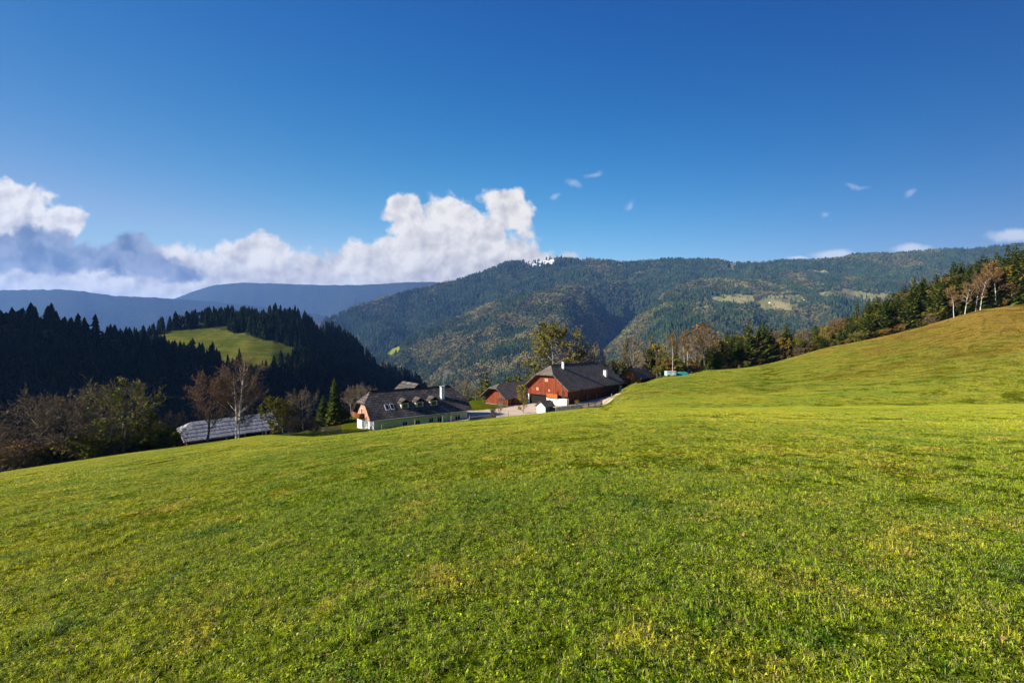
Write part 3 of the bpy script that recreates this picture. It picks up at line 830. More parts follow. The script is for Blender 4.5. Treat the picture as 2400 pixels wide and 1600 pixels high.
def lowconifer(seed, tiers=5, sides=7, R=.17):
    rg = random.Random(seed); mb = MB()
    for k in range(tiers):
        z0 = 0.08 + 0.9 * k / tiers; z1 = z0 + 0.9 / tiers * 2.0
        if k == tiers - 1: z1 = 1.0
        r = R * (1 - k / tiers) ** .8 + .01
        a0 = rg.uniform(0, 6); top = (rg.uniform(-.01, .01), rg.uniform(-.01, .01), min(1, z1))
        ring = []
        for i in range(sides * 2):
            a = a0 + math.pi * i / sides; rr = r * (rg.uniform(.95, 1.25) if i % 2 == 0 else rg.uniform(.5, .7))
            ring.append((math.cos(a) * rr, math.sin(a) * rr, z0 + rg.uniform(-.03, .03) + (0 if i % 2 == 0 else .03)))
        for i in range(sides * 2): mb.quad([ring[i], ring[(i + 1) % (2 * sides)], top], col=rg.random() * .6 + .2)
    return mb
def lowbroad(seed, n=50, w=.34):
    rg = random.Random(seed); mb = MB()
    for k in range(n):
        d = Vector((rg.gauss(0, 1), rg.gauss(0, 1), rg.gauss(0, 1))).normalized() * rg.uniform(.5, 1) ** .5
        p = Vector((d.x * w, d.y * w, .58 + d.z * .40))
        u_ = rand_perp(Vector((0, 0, 1)), rg) * rg.uniform(.06, .13); v_ = (Vector((rg.gauss(0, .5), rg.gauss(0, .5), 1))).normalized() * rg.uniform(.06, .14)
        mb.quad([p - u_, p - v_, p + u_ * .9, p + v_ * 1.1], col=rg.random())
    mb.tube((0, 0, 0), (0, 0, .5), .012, .008, 3, 0, .9)
    return mb
far_con = foliage('far_conifer', ((0.018, 0.036, 0.018), (0.030, 0.054, 0.024), (0.058, 0.075, 0.028)), 0.012, 0.0, fine=.1)
far_dec = foliage('far_broadleaf', ((0.10, 0.088, 0.045), (0.155, 0.140, 0.055), (0.21, 0.19, 0.070)), 0.01, 0.0)
nr = np.random.default_rng(7)
MC = [lowconifer(s, 4, 5, .19).mesh('low_conifer', far_con) for s in (1, 2, 3)]
MD = [lowbroad(s, 26, .40).mesh('low_broadleaf', far_dec) for s in (4, 5)]
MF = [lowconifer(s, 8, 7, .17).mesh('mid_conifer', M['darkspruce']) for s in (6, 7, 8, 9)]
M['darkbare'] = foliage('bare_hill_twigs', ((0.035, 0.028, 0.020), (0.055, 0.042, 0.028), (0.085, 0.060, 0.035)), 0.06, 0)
MFD = [lowbroad(s, 70, .30).mesh('mid_broadleaf', M['darkbare']) for s in (11, 12)]

def forest(hill, n, name, label, hr, dec, wl, seed, mc=MC, md=MD, tmin=-0.06, bias=None, wid=1.0):
    x, y, z = scatter(hill, n, nr, tmin, bias)
    stand = fbm(x / (wl * .7) + 31, y / (wl * .7), 4, seed + 5)            # thinner and denser stands
    ok = nr.random(n) < np.clip(1.15 + 1.5 * stand, .25, 1); x, y, z, stand = x[ok], y[ok], z[ok], stand[ok]; n = len(x)
    nn = fbm(x / wl, y / wl, 3, seed)
    isd = (nn + nr.normal(0, .16, n)) > dec
    h = nr.uniform(hr[0], hr[1], n) * (1 + .7 * stand); h = np.where(isd, h * .72, h)
    k = np.where(isd, len(mc) + nr.integers(0, len(md), n), nr.integers(0, len(mc), n))
    rot = np.stack([nr.normal(0, .03, n), nr.normal(0, .03, n), nr.uniform(0, 6.28, n)], -1)
    w = h * nr.uniform(.8, 1.25, n) * wid
    gn_instancer(name, np.stack([x, y, z - .5], -1), rot, np.stack([w, w, h], -1), k, mc + md, label)

spurB['stray'] = 0.05
forest(spurA, 30000, 'forest', 'mixed autumn forest covering the spur', (18, 30), .0, 170, 71)
forest(spurB, 34000, 'forest', 'mixed autumn forest on the slope behind the right hand wood', (18, 30), .10, 170, 73)
forest(main_hill, 100000, 'forest', 'conifer forest covering the long mountain ridge', (17, 34), .36, 420, 75, wid=1.25)
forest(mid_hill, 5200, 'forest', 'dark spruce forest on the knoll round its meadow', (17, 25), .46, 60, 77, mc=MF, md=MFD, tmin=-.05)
# left hillside: the nearest and largest spruces are individual trees, the rest one forest
def left_forest():
    n = 2300
    x, y, z = scatter(left_hill, n, nr, -.10)
    h = np.clip(nr.normal(20, 3.6, n), 11, 29)
    px = 1200 + F * x / y; py = 800 - F * (z + h) / y; pyb = 800 - F * z / y
    inview = (px > -20) & (px < 760) & (py < 1040) & (pyb > 720)
    size = np.where(inview, h / y, 0)
    # trees whose tip stands free: rank by size, nearest first
    order = np.argsort(-size)
    pick = order[:70]
    mask = np.zeros(n, bool); mask[pick] = True
    meshes = []
    for s_ in range(3):
        tr, cr = spruce_mesh(500 + s_, 18, [3.0, 2.6, 3.3][s_], 22, 7)
        b = MB(); b.v = list(cr.v); b.f = list(cr.f); b.uv = list(cr.uv); b.mi = [0] * len(cr.f); b.c = list(cr.c)
        o_ = len(b.v)
        b.v += tr.v; b.f += [tuple(i + o_ for i in f) for f in tr.f]; b.uv += tr.uv; b.mi += [1] * len(tr.f); b.c += tr.c
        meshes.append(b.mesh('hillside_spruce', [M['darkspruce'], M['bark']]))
    for q, i in enumerate(pick):
        o = bpy.data.objects.new('spruce_tree', meshes[q % 3]); C.objects.link(o)
        o.location = (x[i], y[i], z[i] - .4); s = h[i] / 18; w_ = s * float(nr.uniform(.9, 1.5)); o.scale = (w_, w_, s); o.rotation_euler = (0, 0, float(nr.uniform(0, 6.28)))
        tag(o, 'dark spruce standing close among others on the shaded left hillside', 'tree', 'spruces on the shaded left hillside')
    r = ~mask; m_ = int(r.sum())
    isd = nr.random(m_) < .06
    k = np.where(isd, 4 + nr.integers(0, 2, m_), nr.integers(0, 4, m_))
    rot = np.stack([nr.normal(0, .02, m_), nr.normal(0, .02, m_), nr.uniform(0, 6.28, m_)], -1)
    hh = h[r] * np.where(isd, .7, 1)
    gn_instancer('forest', np.stack([x[r], y[r], z[r] - .5], -1), rot, np.stack([hh * nr.uniform(.85, 1.5, m_)] * 2 + [hh], -1), k, MF + MFD, 'rest of the dark spruce forest on the left hillside')
left_forest()

# ------------------------------------------------------------------ farm buildings
def m_tiles(name, c1, c2, bw, bh, strength=0.6, patch=0.3):
    def fn(t, b):
        uv = t.node('ShaderNodeTexCoord').outputs['UV']
        br = t.node('ShaderNodeTexBrick')
        br.inputs['Scale'].default_value = 1.0
        br.inputs['Brick Width'].default_value = bw; br.inputs['Row Height'].default_value = bh
        br.inputs['Mortar Size'].default_value = bh * 0.09; br.inputs['Mortar Smooth'].default_value = 0.3
        br.inputs['Color1'].default_value = (*c1, 1); br.inputs['Color2'].default_value = (*c2, 1)
        br.inputs['Mortar'].default_value = (*[x * 0.25 for x in c1], 1)
        t.l.new(uv, br.inputs['Vector'])
        n = t.noise(uv, 0.6, 5, 0.65); n2 = t.noise(t.v('MULTIPLY', uv, (0.4, 3.0, 1)), 1.5, 4, 0.7)
        c = t.v('SCALE', br.outputs['Color'], scale=t.ss(n, 0.3, 0.7, 1 - patch, 1 + patch))
        c = t.v('SCALE', c, scale=t.ss(n2, 0.3, 0.7, 0.8, 1.2))
        t.l.new(c, b.inputs['Base Color'])
        bump(t, b, br.outputs['Fac'], strength, -0.04)
    return mat(name, fn, 0.85, 0.1)
def m_planks(name, c1, c2, w=0.25, vertical=True, weather=0.35, stain=None):
    def fn(t, b):
        uv = t.node('ShaderNodeTexCoord').outputs['UV']
        sx = t.node('ShaderNodeSeparateXYZ'); t.l.new(uv, sx.inputs[0])
        k = sx.outputs[0] if vertical else sx.outputs[1]
        s = t.m('DIVIDE', k, w); fl = t.m('FLOOR', s); fr = t.m('FRACT', s)
        wn = t.node('ShaderNodeTexWhiteNoise', noise_dimensions='1D'); t.l.new(fl, wn.inputs['W'])
        c = t.mix(wn.outputs['Value'], c1, c2)
        n = t.noise(t.v('MULTIPLY', uv, (3.0, 0.5, 1) if vertical else (0.5, 3.0, 1)), 1.3, 5, 0.65)
        c = t.v('SCALE', c, scale=t.ss(n, 0.3, 0.7, 1 - weather, 1 + weather))
        if stain: c = t.mix(t.ss(t.noise(uv, 0.8, 4, 0.6), 0.55, 0.75, 0, 0.6), c, stain)
        gap = t.m('LESS_THAN', fr, 0.09)
        c = t.mix(gap, c, [x * 0.2 for x in c1])
        t.l.new(c, b.inputs['Base Color'])
    return mat(name, fn, 0.85, 0.15)
M['tile'] = m_tiles('dark_roof_tiles', (0.070, 0.060, 0.057), (0.120, 0.102, 0.095), 0.9, 0.55, 0.8, 0.35)
M['barntile'] = m_tiles('barn_roof_tiles', (0.135, 0.110, 0.092), (0.175, 0.145, 0.125), 0.4, 0.33, 0.5, 0.22)
M['boards'] = m_planks('grey_roof_boards', (0.25, 0.255, 0.275), (0.34, 0.34, 0.355), 0.6, weather=.3)
M['redwood'] = m_planks('red_planks', (0.135, 0.028, 0.012), (0.20, 0.046, 0.018), 0.28, stain=(0.24, 0.095, 0.045))
M['orangewood'] = m_planks('orange_planks', (0.26, 0.075, 0.02), (0.34, 0.11, 0.028), 0.28)
M['darkwood'] = m_planks('dark_planks', (0.050, 0.022, 0.014), (0.085, 0.036, 0.020), 0.3)
M['brownwood'] = m_planks('brown_planks', (0.16, 0.055, 0.026), (0.23, 0.085, 0.035), 0.3)
M['greywood'] = m_planks('weathered_planks', (0.26, 0.24, 0.22), (0.42, 0.39, 0.35), 0.16)
M['picketwood'] = m_planks('old_dark_pickets', (0.10, 0.085, 0.07), (0.17, 0.15, 0.125), 0.12)
M['pinkwood'] = m_planks('faded_red_planks', (0.46, 0.19, 0.12), (0.58, 0.29, 0.20), 0.2)
M['white'] = plain('white_plaster', (0.72, 0.69, 0.64), 0.9, 0.14, 0.9)
M['dormer'] = plain('dormer_boards', (0.52, 0.50, 0.40), 0.9, 0.15, 2)
M['cream'] = plain('pale_green_plaster', (0.56, 0.60, 0.28), 0.9, 0.14, 0.9)  # pale plaster with the green bounce light of the grass put into its colour
M['greenwood'] = m_planks('green_planks', (0.09, 0.19, 0.12), (0.13, 0.25, 0.16), 0.2)
M['frame'] = plain('white_frame', (0.72, 0.70, 0.66), 0.5, 0.05)
M['glass'] = plain('window_glass', (0.015, 0.02, 0.025), 0.08, 0.1, spec=0.8)
M['dark'] = plain('dark_inside', (0.012, 0.010, 0.009), 1.0, 0.2)
M['metal'] = plain('grey_metal', (0.45, 0.46, 0.47), 0.35, 0.1)
M['tarp'] = plain('teal_tarpaulin', (0.02, 0.20, 0.17), 0.4, 0.3)
M['paleteal'] = plain('pale_teal_paint', (0.33, 0.60, 0.52), 0.5, 0.1)
M['stone'] = plain('grey_stone', (0.20, 0.19, 0.18), 0.95, 0.4, 2)
M['gravelmat'] = None
M['postwood'] = plain('post_wood', (0.22, 0.19, 0.15), 0.9, 0.3, 5)

def roof_mb(L, W, he, hr, ovf, ovg, hipL, sL, hipR, sR, th=0.22):
    """hip*: height where the half hip starts (None = plain gable), s*: how far the ridge end is set in"""
    m = (hr - he) / (W / 2.0); mb = MB()
    ye, ze = -ovf, he - m * ovf
    def yat(z): return (z - he) / m
    x0, x1 = -ovg, L + ovg; R = W / 2.0
    front = [(x0, ye, ze), (x1, ye, ze)]
    if hipR is not None:
        if yat(hipR) > ye + .01: front.append((x1, yat(hipR), hipR))
        front.append((L - sR, R, hr))
    else: front.append((x1, R, hr))
    if hipL is not None:
        front.append((sL, R, hr))
        if yat(hipL) > ye + .01: front.append((x0, yat(hipL), hipL))
    else: front.append((x0, R, hr))
    back = [(x, W - y, z) for x, y, z in reversed(front)]
    faces = [front, back]
    if hipL is not None: faces.append([(x0, yat(hipL), hipL), (sL, R, hr), (x0, W - yat(hipL), hipL)])
    if hipR is not None: faces.append([(x1, W - yat(hipR), hipR), (L - sR, R, hr), (x1, yat(hipR), hipR)])
    k = math.sqrt(1 + m * m)
    for q, f in enumerate(faces):
        if q < 2: uv = [(x, abs(y - R) * k) for x, y, z in f]
        else: uv = [(y, z * 1.3) for x, y, z in f]
        mb.quad(f, uv)
        mb.quad([(x, y, z - th) for x, y, z in reversed(f)], list(reversed(uv)))
    edge = {}
    for f in faces:
        for i in range(len(f)):
            a, b = f[i], f[(i + 1) % len(f)]
            key = tuple(sorted([tuple(round(c, 3) for c in a), tuple(round(c, 3) for c in b)]))
            edge.setdefault(key, []).append((a, b))
    for key, l in edge.items():
        if len(l) == 1:
            a, b = l[0]
            mb.quad([a, (a[0], a[1], a[2] - th), (b[0], b[1], b[2] - th), b], [(0, 0), (0, th), (1, th), (1, 0)])
    return mb
def gable_outline(W, he, hr, hip, z0=0.0, drop=0.24):
    m = (hr - he) / (W / 2.0)
    if hip is None: return [(0, z0), (W, z0), (W, he - drop), (W / 2, hr - drop), (0, he - drop)]
    y = (hip - he) / m
    return [(0, z0), (W, z0), (W, he - drop), (W - y, hip - drop), (y, hip - drop), (0, he - drop)]
def window(root, face, u, z, w, h, label=None, deep=0.0, frame=None, off=0.0):
    """face 'front' (looks to -y, u = x) or 'gable' (looks to -x, u = y)"""
    def bx(mb, u0, u1, d0, d1, z0, z1):
        if face == 'front': mb.box(u0, u1, -off - d1, -off - d0, z0, z1)
        else: mb.box(-off - d1, -off - d0, u0, u1, z0, z1)
    fr = MB(); t = 0.09
    bx(fr, u - w / 2 - t, u - w / 2, -.05, .06, z - h / 2 - t, z + h / 2 + t); bx(fr, u + w / 2, u + w / 2 + t, -.05, .06, z - h / 2 - t, z + h / 2 + t)
    bx(fr, u - w / 2, u + w / 2, -.05, .06, z - h / 2 - t, z - h / 2); bx(fr, u - w / 2, u + w / 2, -.05, .06, z + h / 2, z + h / 2 + t)
    bx(fr, u - .025, u + .025, -.05, .05, z - h / 2, z + h / 2)
    o = fr.build('window', frame or M['frame'], root)
    g = MB(); bx(g, u - w / 2, u - .026, -.04, .02, z - h / 2, z + h / 2); bx(g, u + .026, u + w / 2, -.04, .02, z - h / 2, z + h / 2)
    g.build('pane', M['glass'], o)
    s = MB(); bx(s, u - w / 2 - .12, u + w / 2 + .12, .0, .14, z - h / 2 - .16, z - h / 2 - .095); s.build('sill', frame or M['frame'], o)
    return o
def wbox(mb, L, W, he, hr, hip, t=.3):
    """four walls, gables following the roof"""
    g = gable_outline(W, he, hr, hip)
    mb.prism(g, 'x', 0, t); mb.prism(g, 'x', L - t, L)

# --- farmhouse
def farmhouse():
    phi = math.radians(38); L, W, he, hr = 19.4, 8.4, 4.1, 7.95
    r = empty('farmhouse', (-24.45, 80.5, -17.2), phi)
    tag(r, 'long white farmhouse with dark tiled half-hipped roof and three dormers', 'house')
    w = MB(); w.prism(gable_outline(W, he, hr, 6.2), 'x', 0, .3); w.build('gable_wall', M['white'], r)
    w = MB(); w.prism(gable_outline(W, he, hr, 5.7), 'x', L - .3, L); w.build('end_wall', M['white'], r)
    f = MB(); f.box(0.302, L - .302, 0.02, .3, 0, he - .3); f.build('front_wall', M['cream'], r)
    b = MB(); b.box(0.302, L - .302, W - .3, W - .02, 0, he - .3); b.build('back_wall', M['white'], r)
    # faded red cladding on the upper gable with a balcony strip
    c = MB(); m_ = (hr - he) / (W / 2)
    c.prism([(0.25, 2.75), (W - .25, 3.0), (W - .35, he - .2), (W - 1.85, 5.4), (2.0, 5.6), (0.15, he - .25)], 'x', -.09, -.003); c.build('gable_cladding', M['pinkwood'], r)
    d = MB(); d.box(-1.0, -.1, 4.4, W + .3, 3.0, 3.12); d.box(-1.0, -.94, 4.4, W + .3, 3.12, 3.95)
    d.box(-.94, -.1, 4.4, 4.46, 3.12, 3.95); d.box(-.94, -.1, W + .24, W + .3, 3.12, 3.95); d.build('balcony', M['brownwood'], r)
    rf = roof_mb(L, W, he, hr, 0.75, 0.9, 6.0, 0.9, 5.4, 1.6).build('roof', M['tile'], r)
    # ridge tiles along ridge and hips
    mr = MB(); mr.tube((0.9, W / 2, hr + .02), (L - 1.6, W / 2, hr + .02), .13, .13, 6)
    mr.build('ridge_tiles', M['tile'], rf)
    gt = MB(); k = (hr - he) / (W / 2)
    gt.tube((-.9, -.83, he - k * .75 - .12), (L + .9, -.83, he - k * .75 - .12), .08, .08, 6); gt.build('gutter', M['metal'], rf)
    dp = MB(); dp.tube((15.3, -.08, 0), (15.3, -.08, he - .95), .06, .06, 6); dp.build('downpipe', M['metal'], r)
    # windows
    for x, z, ww, hh in ((5.9, 1.95, .9, .9), (8.5, 1.95, .85, 1.0), (11.3, 2.0, .9, 1.1), (13.1, 2.0, .9, 1.1), (17.2, 2.05, 1.1, 1.1)): window(r, 'front', x, z, ww, hh, off=-.02)
    window(r, 'gable', 5.2, 1.9, .8, 1.1); window(r, 'gable', 1.4, 1.6, .55, .7)
    window(r, 'gable', 5.6, 4.2, .8, 1.0, off=.09)
    ch = MB(); ch.box(14.5, 15.2, 1.7, 2.3, 4.2, 8.0); o = ch.build('chimney', M['white'], rf)
    cc = MB(); cc.box(14.4, 15.3, 1.6, 2.4, 8.15, 8.25)
    for dx in (14.5, 15.1):
        for dy in (1.7, 2.2): cc.box(dx, dx + .1, dy, dy + .1, 8.0, 8.15)
    cc.build('chimney_cap', M['metal'], o)
    # dormers
    for x in (6.3, 9.3, 12.3):
        z0 = 4.55; y0 = (z0 - he) / k; y1 = y0 + 1.6
        dm = MB(); dm.box(x - .75, x + .75, y0 + .25, y1, z0 + .1, z0 + 1.15); q = dm.build('dormer', M['dormer'], r)
        g = MB(); g.box(x - .45, x - .03, y0 + .19, y0 + .246, z0 + .3, z0 + 1.0); g.box(x + .03, x + .45, y0 + .19, y0 + .246, z0 + .3, z0 + 1.0); g.build('pane', M['glass'], q)
        rr = MB(); a = [(x - 1.05, z0 + 1.1), (x, z0 + 1.85), (x + 1.05, z0 + 1.1), (x + 1.05, z0 + 1.25), (x, z0 + 2.0), (x - 1.05, z0 + 1.25)]
        rr.prism(a, 'y', y0 - .15, y1 + .9); rr.build('dormer_roof', M['tile'], q)
    # two roof windows
    for x in (2.9, 3.9):
        for_ = MB(); y = 1.1; z = he + k * y
        p = [(x - .35, y - .5), (x + .35, y - .5), (x + .35, y + .5), (x - .35, y + .5)]
        top = [(a, b_, he + k * b_ + .13) for a, b_ in p]; bot = [(a, b_, he + k * b_ - .05) for a, b_ in p]
        for_.quad(top)
        for i in range(4): for_.quad([bot[i], bot[(i + 1) % 4], top[(i + 1) % 4], top[i]])
        s = for_.build('skylight', M['metal'], rf)
        g = MB(); g.quad([(a + (.07 if a < x else -.07), b_ + (.08 if b_ < y else -.08), he + k * (b_ + (.08 if b_ < y else -.08)) + .136) for a, b_ in p]); g.build('pane', M['glass'], s)
    an = MB(); an.tube((15.6, 2.6, 5.9), (15.6, 2.6, 8.6), .03, .03, 5); an.tube((15.2, 2.6, 8.4), (16.2, 2.6, 8.4), .02, .02, 4); an.tube((15.3, 2.6, 8.0), (16.1, 2.6, 8.0), .02, .02, 4)
    an.build('antenna', M['metal'], rf)
    # rear wing roof rising behind the ridge
    x = 11.2
    wr = MB(); wr.prism([(x - 3.1, 6.2), (x, 8.75), (x + 3.1, 6.2), (x + 3.1, 6.0), (x, 8.5), (x - 3.1, 6.0)], 'y', 5.0, 12.6); wr.build('rear_wing_roof', M['tile'], r)
    ww_ = MB(); ww_.box(x - 2.8, x + 2.8, W, 12.2, 0, 6.1); ww_.prism([(x - 2.8, 6.1), (x + 2.8, 6.1), (x, 8.4)], 'y', 11.9, 12.2); ww_.build('rear_wing_wall', M['white'], r)
    # smoke of the chimney
    rg = random.Random(4); sm = MB(); c0 = r.matrix_basis @ Vector((14.85, 2.0, 8.3))
    n = 10; rings = []
    for i in range(8):
        z = i * 0.45; rad = .14 + .09 * i; ox = .14 * i + .05 * math.sin(i * 2)
        rings.append([(ox + math.cos(6.283 * a / n) * rad * rg.uniform(.8, 1.2), math.sin(6.283 * a / n) * rad, z) for a in range(n)])
    for i in range(7):
        for a in range(n): sm.quad([rings[i][a], rings[i][(a + 1) % n], rings[i + 1][(a + 1) % n], rings[i + 1][a]])
    sm.quad(list(reversed(rings[0]))); sm.quad(rings[-1])
    m = bpy.data.materials.new('smoke'); m.use_nodes = True; t = NT(m.node_tree); t.n.clear()
    v = t.node('ShaderNodeVolumePrincipled'); v.inputs['Color'].default_value = (.85, .88, .95, 1); v.inputs['Density'].default_value = .10
    out = t.node('ShaderNodeOutputMaterial'); t.l.new(v.outputs[0], out.inputs['Volume'])
    so = sm.build('chimney_smoke', m); so.location = c0
    tag(so, 'thin pale smoke drifting up from the white farmhouse chimney', 'smoke', kind='stuff')
farmhouse()

def barn():
    phi = math.atan2(.76, .65); L, W, he, hr = 26.0, 12.0, 5.2, 10.0
    r = empty('barn', (13.2, 108.0, -15.9), phi)
    tag(r, 'big red wooden barn with wide dark half-hipped roof and white lower corner', 'barn')
    hip = 7.9
    w = MB(); o = gable_outline(W, he, hr, hip, 2.7)
    w.prism(o, 'x', 0.0, .25); w.build('gable_cladding', M['redwood'], r)
    w = MB(); w.box(0.6, .9, 5.8, 11.7, 0, 2.7); w.build('dark_bay_backing', M['dark'], r)  # near-black sheet, shade inside the open bay put into its colour
    w = MB(); w.prism([(0.0, 0), (5.8, 0), (5.8, 3.0), (2.4, 2.15), (0.0, 2.25)], 'x', -.5, 0.5); w.build('masonry_wall', M['white'], r)
    w = MB(); w.box(-.9, -.52, 2.4, 5.6, 2.35, 3.3); w.box(-.9, -.02, 2.4, 5.6, 2.25, 2.34); w.build('balcony', M['orangewood'], r)
    w = MB(); w.box(.02, .3, 11.7, 12.0, 0, 2.7); w.build('corner_post', M['white'], r)
    w = MB(); g = gable_outline(W, he, hr, hip, 0); w.prism(g, 'x', L - .25, L); w.box(.9, L - .26, W - .25, W, 0, he); w.build('rear_wall', M['darkwood'], r)
    w = MB(); w.box(.26, L - .26, .0, .25, 2.5, he - .25); w.build('side_cladding', M['darkwood'], r)
    w = MB(); w.box(.52, L - .26, .6, .85, 0, 2.5); w.build('side_wall', M['darkwood'], r)
    for x in (4.5, 9, 13.5, 18, 22.5):
        p = MB(); p.box(x, x + .22, 0.02, .24, 0, 2.5); p.build('post', M['brownwood'], r)
    rf = roof_mb(L, W, he, hr, 1.1, 1.2, hip, 1.6, 8.3, 3.2, .25).build('roof', M['barntile'], r)
    k = (hr - he) / (W / 2)
    ch = MB(); ch.box(5.0, 5.5, 4.6, 5.1, 8.4, 10.75); c1 = ch.build('chimney', M['white'], rf)
    cc = MB(); cc.box(4.93, 5.57, 4.53, 5.17, 10.75, 10.85); cc.build('chimney_cap', M['stone'], c1)
    ch = MB(); ch.box(20.6, 21.5, 1.2, 2.0, 5.4, 8.0); c1 = ch.build('chimney', M['white'], rf)
    cc = MB(); cc.box(20.5, 21.6, 1.1, 2.1, 8.0, 8.12); cc.build('chimney_cap', M['stone'], c1)
    rt = MB(); rt.tube((1.6, 6, hr + .03), (L - 3.2, 6, hr + .03), .13, .13, 6); rt.build('ridge_tiles', M['barntile'], rf)
    for y, z, w_, h_ in ((6.2, 6.4, 1.0, .8), (9.0, 4.1, .8, .7), (5.4, 3.9, .5, .6), (2.8, 3.3, .3, .9)):
        m = MB(); m.box(-.05, -.003, y - w_ / 2, y + w_ / 2, z - h_ / 2, z + h_ / 2); m.build('hatch', M['dark'] if y < 3 else M['pinkwood'], r)
    d = MB(); d.box(-.06, -.003, .8, 1.6, 2.5, 4.2); d.build('loft_door', M['darkwood'], r)
    window(r, 'gable', 4.1, 1.2, .7, .8, off=.5)
    bb = MB(); k2 = (8 - 5.2) / 6.0
    return r
barn()

def small_barn():
    r = empty('small_barn', (-1.0, 112.0, -16.2), math.radians(46)); L, W, he, hr = 11.0, 8.0, 2.7, 5.6
    tag(r, 'small red wooden outbuilding with dark roof beyond the gravel yard', 'barn')
    w = MB(); w.prism(gable_outline(W, he, hr, 4.7, .4), 'x', .0, .25); w.build('gable_wall', M['redwood'], r)
    w = MB(); w.box(.26, L, .02, .25, .4, he - .25); w.build('side_wall', M['brownwood'], r)
    w = MB(); w.prism(gable_outline(W, he, hr, None, .4), 'x', L - .25, L - .0); w.box(.26, L - .26, W - .25, W, .4, he - .25); w.build('rear_wall', M['darkwood'], r)
    w = MB(); w.box(-.05, L, -.03, W, -.4, .4); w.build('plinth', M['stone'], r)
    roof_mb(L, W, he, hr, .7, 1.6, 4.6, 1.0, None, 0, .2).build('roof', M['barntile'], r)
    d = MB(); d.box(-.05, -.003, .6, 1.7, .42, 2.3); d.build('door', M['darkwood'], r)
    d = MB(); d.box(1.2, 2.3, -.04, .018, .42, 2.2); d.build('side_door', M['darkwood'], r)
small_barn()
def third_barn():
    r = empty('shed', (41.3, 146.0, -14.2), math.radians(49)); L, W, he, hr = 11.0, 7.0, 2.8, 5.6
    tag(r, 'orange plank shed with dark roof half hidden behind the grassy bank', 'shed')
    w = MB(); w.prism(gable_outline(W, he, hr, None, 0), 'x', .0, .25); w.build('gable_wall', M['orangewood'], r)
    w = MB(); w.box(.26, L, .02, .25, 0, he - .25); w.build('side_wall', M['darkwood'], r)
    w = MB(); w.prism(gable_outline(W, he, hr, None, 0), 'x', L - .25, L); w.box(.26, L - .26, W - .25, W, 0, he - .25); w.build('rear_wall', M['darkwood'], r)
    roof_mb(L, W, he, hr, .7, .9, None, 0, None, 0, .2).build('roof', M['barntile'], r)
    d = MB(); d.box(-.05, -.003, 3.6, 6.4, 0, 2.2); d.build('gate', M['darkwood'], r)
third_barn()
def board_shed():
    r = empty('field_shed', (-55.9, 78.0, -19.6), math.radians(51)); L, W, he, hr = 15.5, 7.6, 2.75, 5.05
    tag(r, 'low open field shed under a roof of grey overlapping boards', 'shed')
    roof_mb(L, W, he, hr, .5, .4, 3.75, 1.6, None, 0, .16).build('roof', M['boards'], r)
    k = (hr - he) / (W / 2); rg = random.Random(3)
    for c in range(5):                      # overlapping courses of boards
        ya = -.5 + (W / 2 + .5) * c / 5; yb = ya + (W / 2 + .5) / 5 + .12; xa = -.4 + 2.0 * max(0, yb - 1.65) / (W / 2 - 1.65); cb = MB(); x = xa
        while x < L + .3:
            x2 = x + rg.uniform(.22, .42); ex = rg.uniform(-.06, .06); l0 = .085 + rg.uniform(0, .02)
            def q(xx, yy, l): return (xx, yy, he + k * yy + l)
            A = [q(x, ya + ex, l0), q(x2 - .015, ya + ex, l0), q(x2 - .015, yb, .03), q(x, yb, .03)]; B = [(a, b_, z - .05) for a, b_, z in A]
            u0 = rg.uniform(0, 90); uv = [(u0, 0), (u0 + .3, 0), (u0 + .3, 1), (u0, 1)]
            cb.quad(A, uv)
            for i in range(4): cb.quad([B[i], B[(i + 1) % 4], A[(i + 1) % 4], A[i]], uv)
            x = x2
        cb.build('board_course', M['boards'], r)
    for x in (.1, 3.1, 6.2, 9.3, 12.4, 15.2):
        p = MB(); p.box(x, x + .2, 0, .2, -1.2, he - .2); p.build('post', M['orangewood'] if x < 1 else M['greywood'], r)
        p = MB(); p.box(x, x + .2, W - .2, W, -2.5, he - .2); p.build('post', M['greywood'], r)
    w = MB(); w.box(.3, L, W - .5, W - .3, -2.5, he - .1); w.build('back_wall', M['darkwood'], r)
    w = MB(); w.prism(gable_outline(W, he, hr, None, -2.0, .4), 'x', L - .2, L - .02); w.build('end_wall', M['darkwood'], r)
    w = MB(); w.box(.21, L, .02, .16, -1.2, -.3); w.build('low_boarding', M['darkwood'], r)
board_shed()
def hut():
    x, y = U(1278) * 95, 95.0; z = gz1(x, y) - .1
    r = empty('garden_hut', (x, y, z), math.radians(44)); L, W, he, hr = 2.5, 2.4, 1.9, 2.8
    tag(r, 'tiny green and white hut between the meadow edge and barn', 'hut')
    w = MB(); w.box(0, .1, 0, W, 0, he - .1); w.prism([(0, he - .1), (W, he - .1), (W / 2, hr - .15)], 'x', 0, .1); w.build('gable_wall', M['white'], r)
    w = MB(); w.box(.101, L, 0.01, .1, 0, he - .1); w.box(.101, L, W - .1, W - .01, 0, he - .1); w.box(L - .1, L - .002, .101, W - .101, 0, he - .1); w.build('side_wall', M['greenwood'], r)
    roof_mb(L, W, he, hr, .35, .4, None, 0, None, 0, .1).build('roof', M['barntile'], r)
hut()

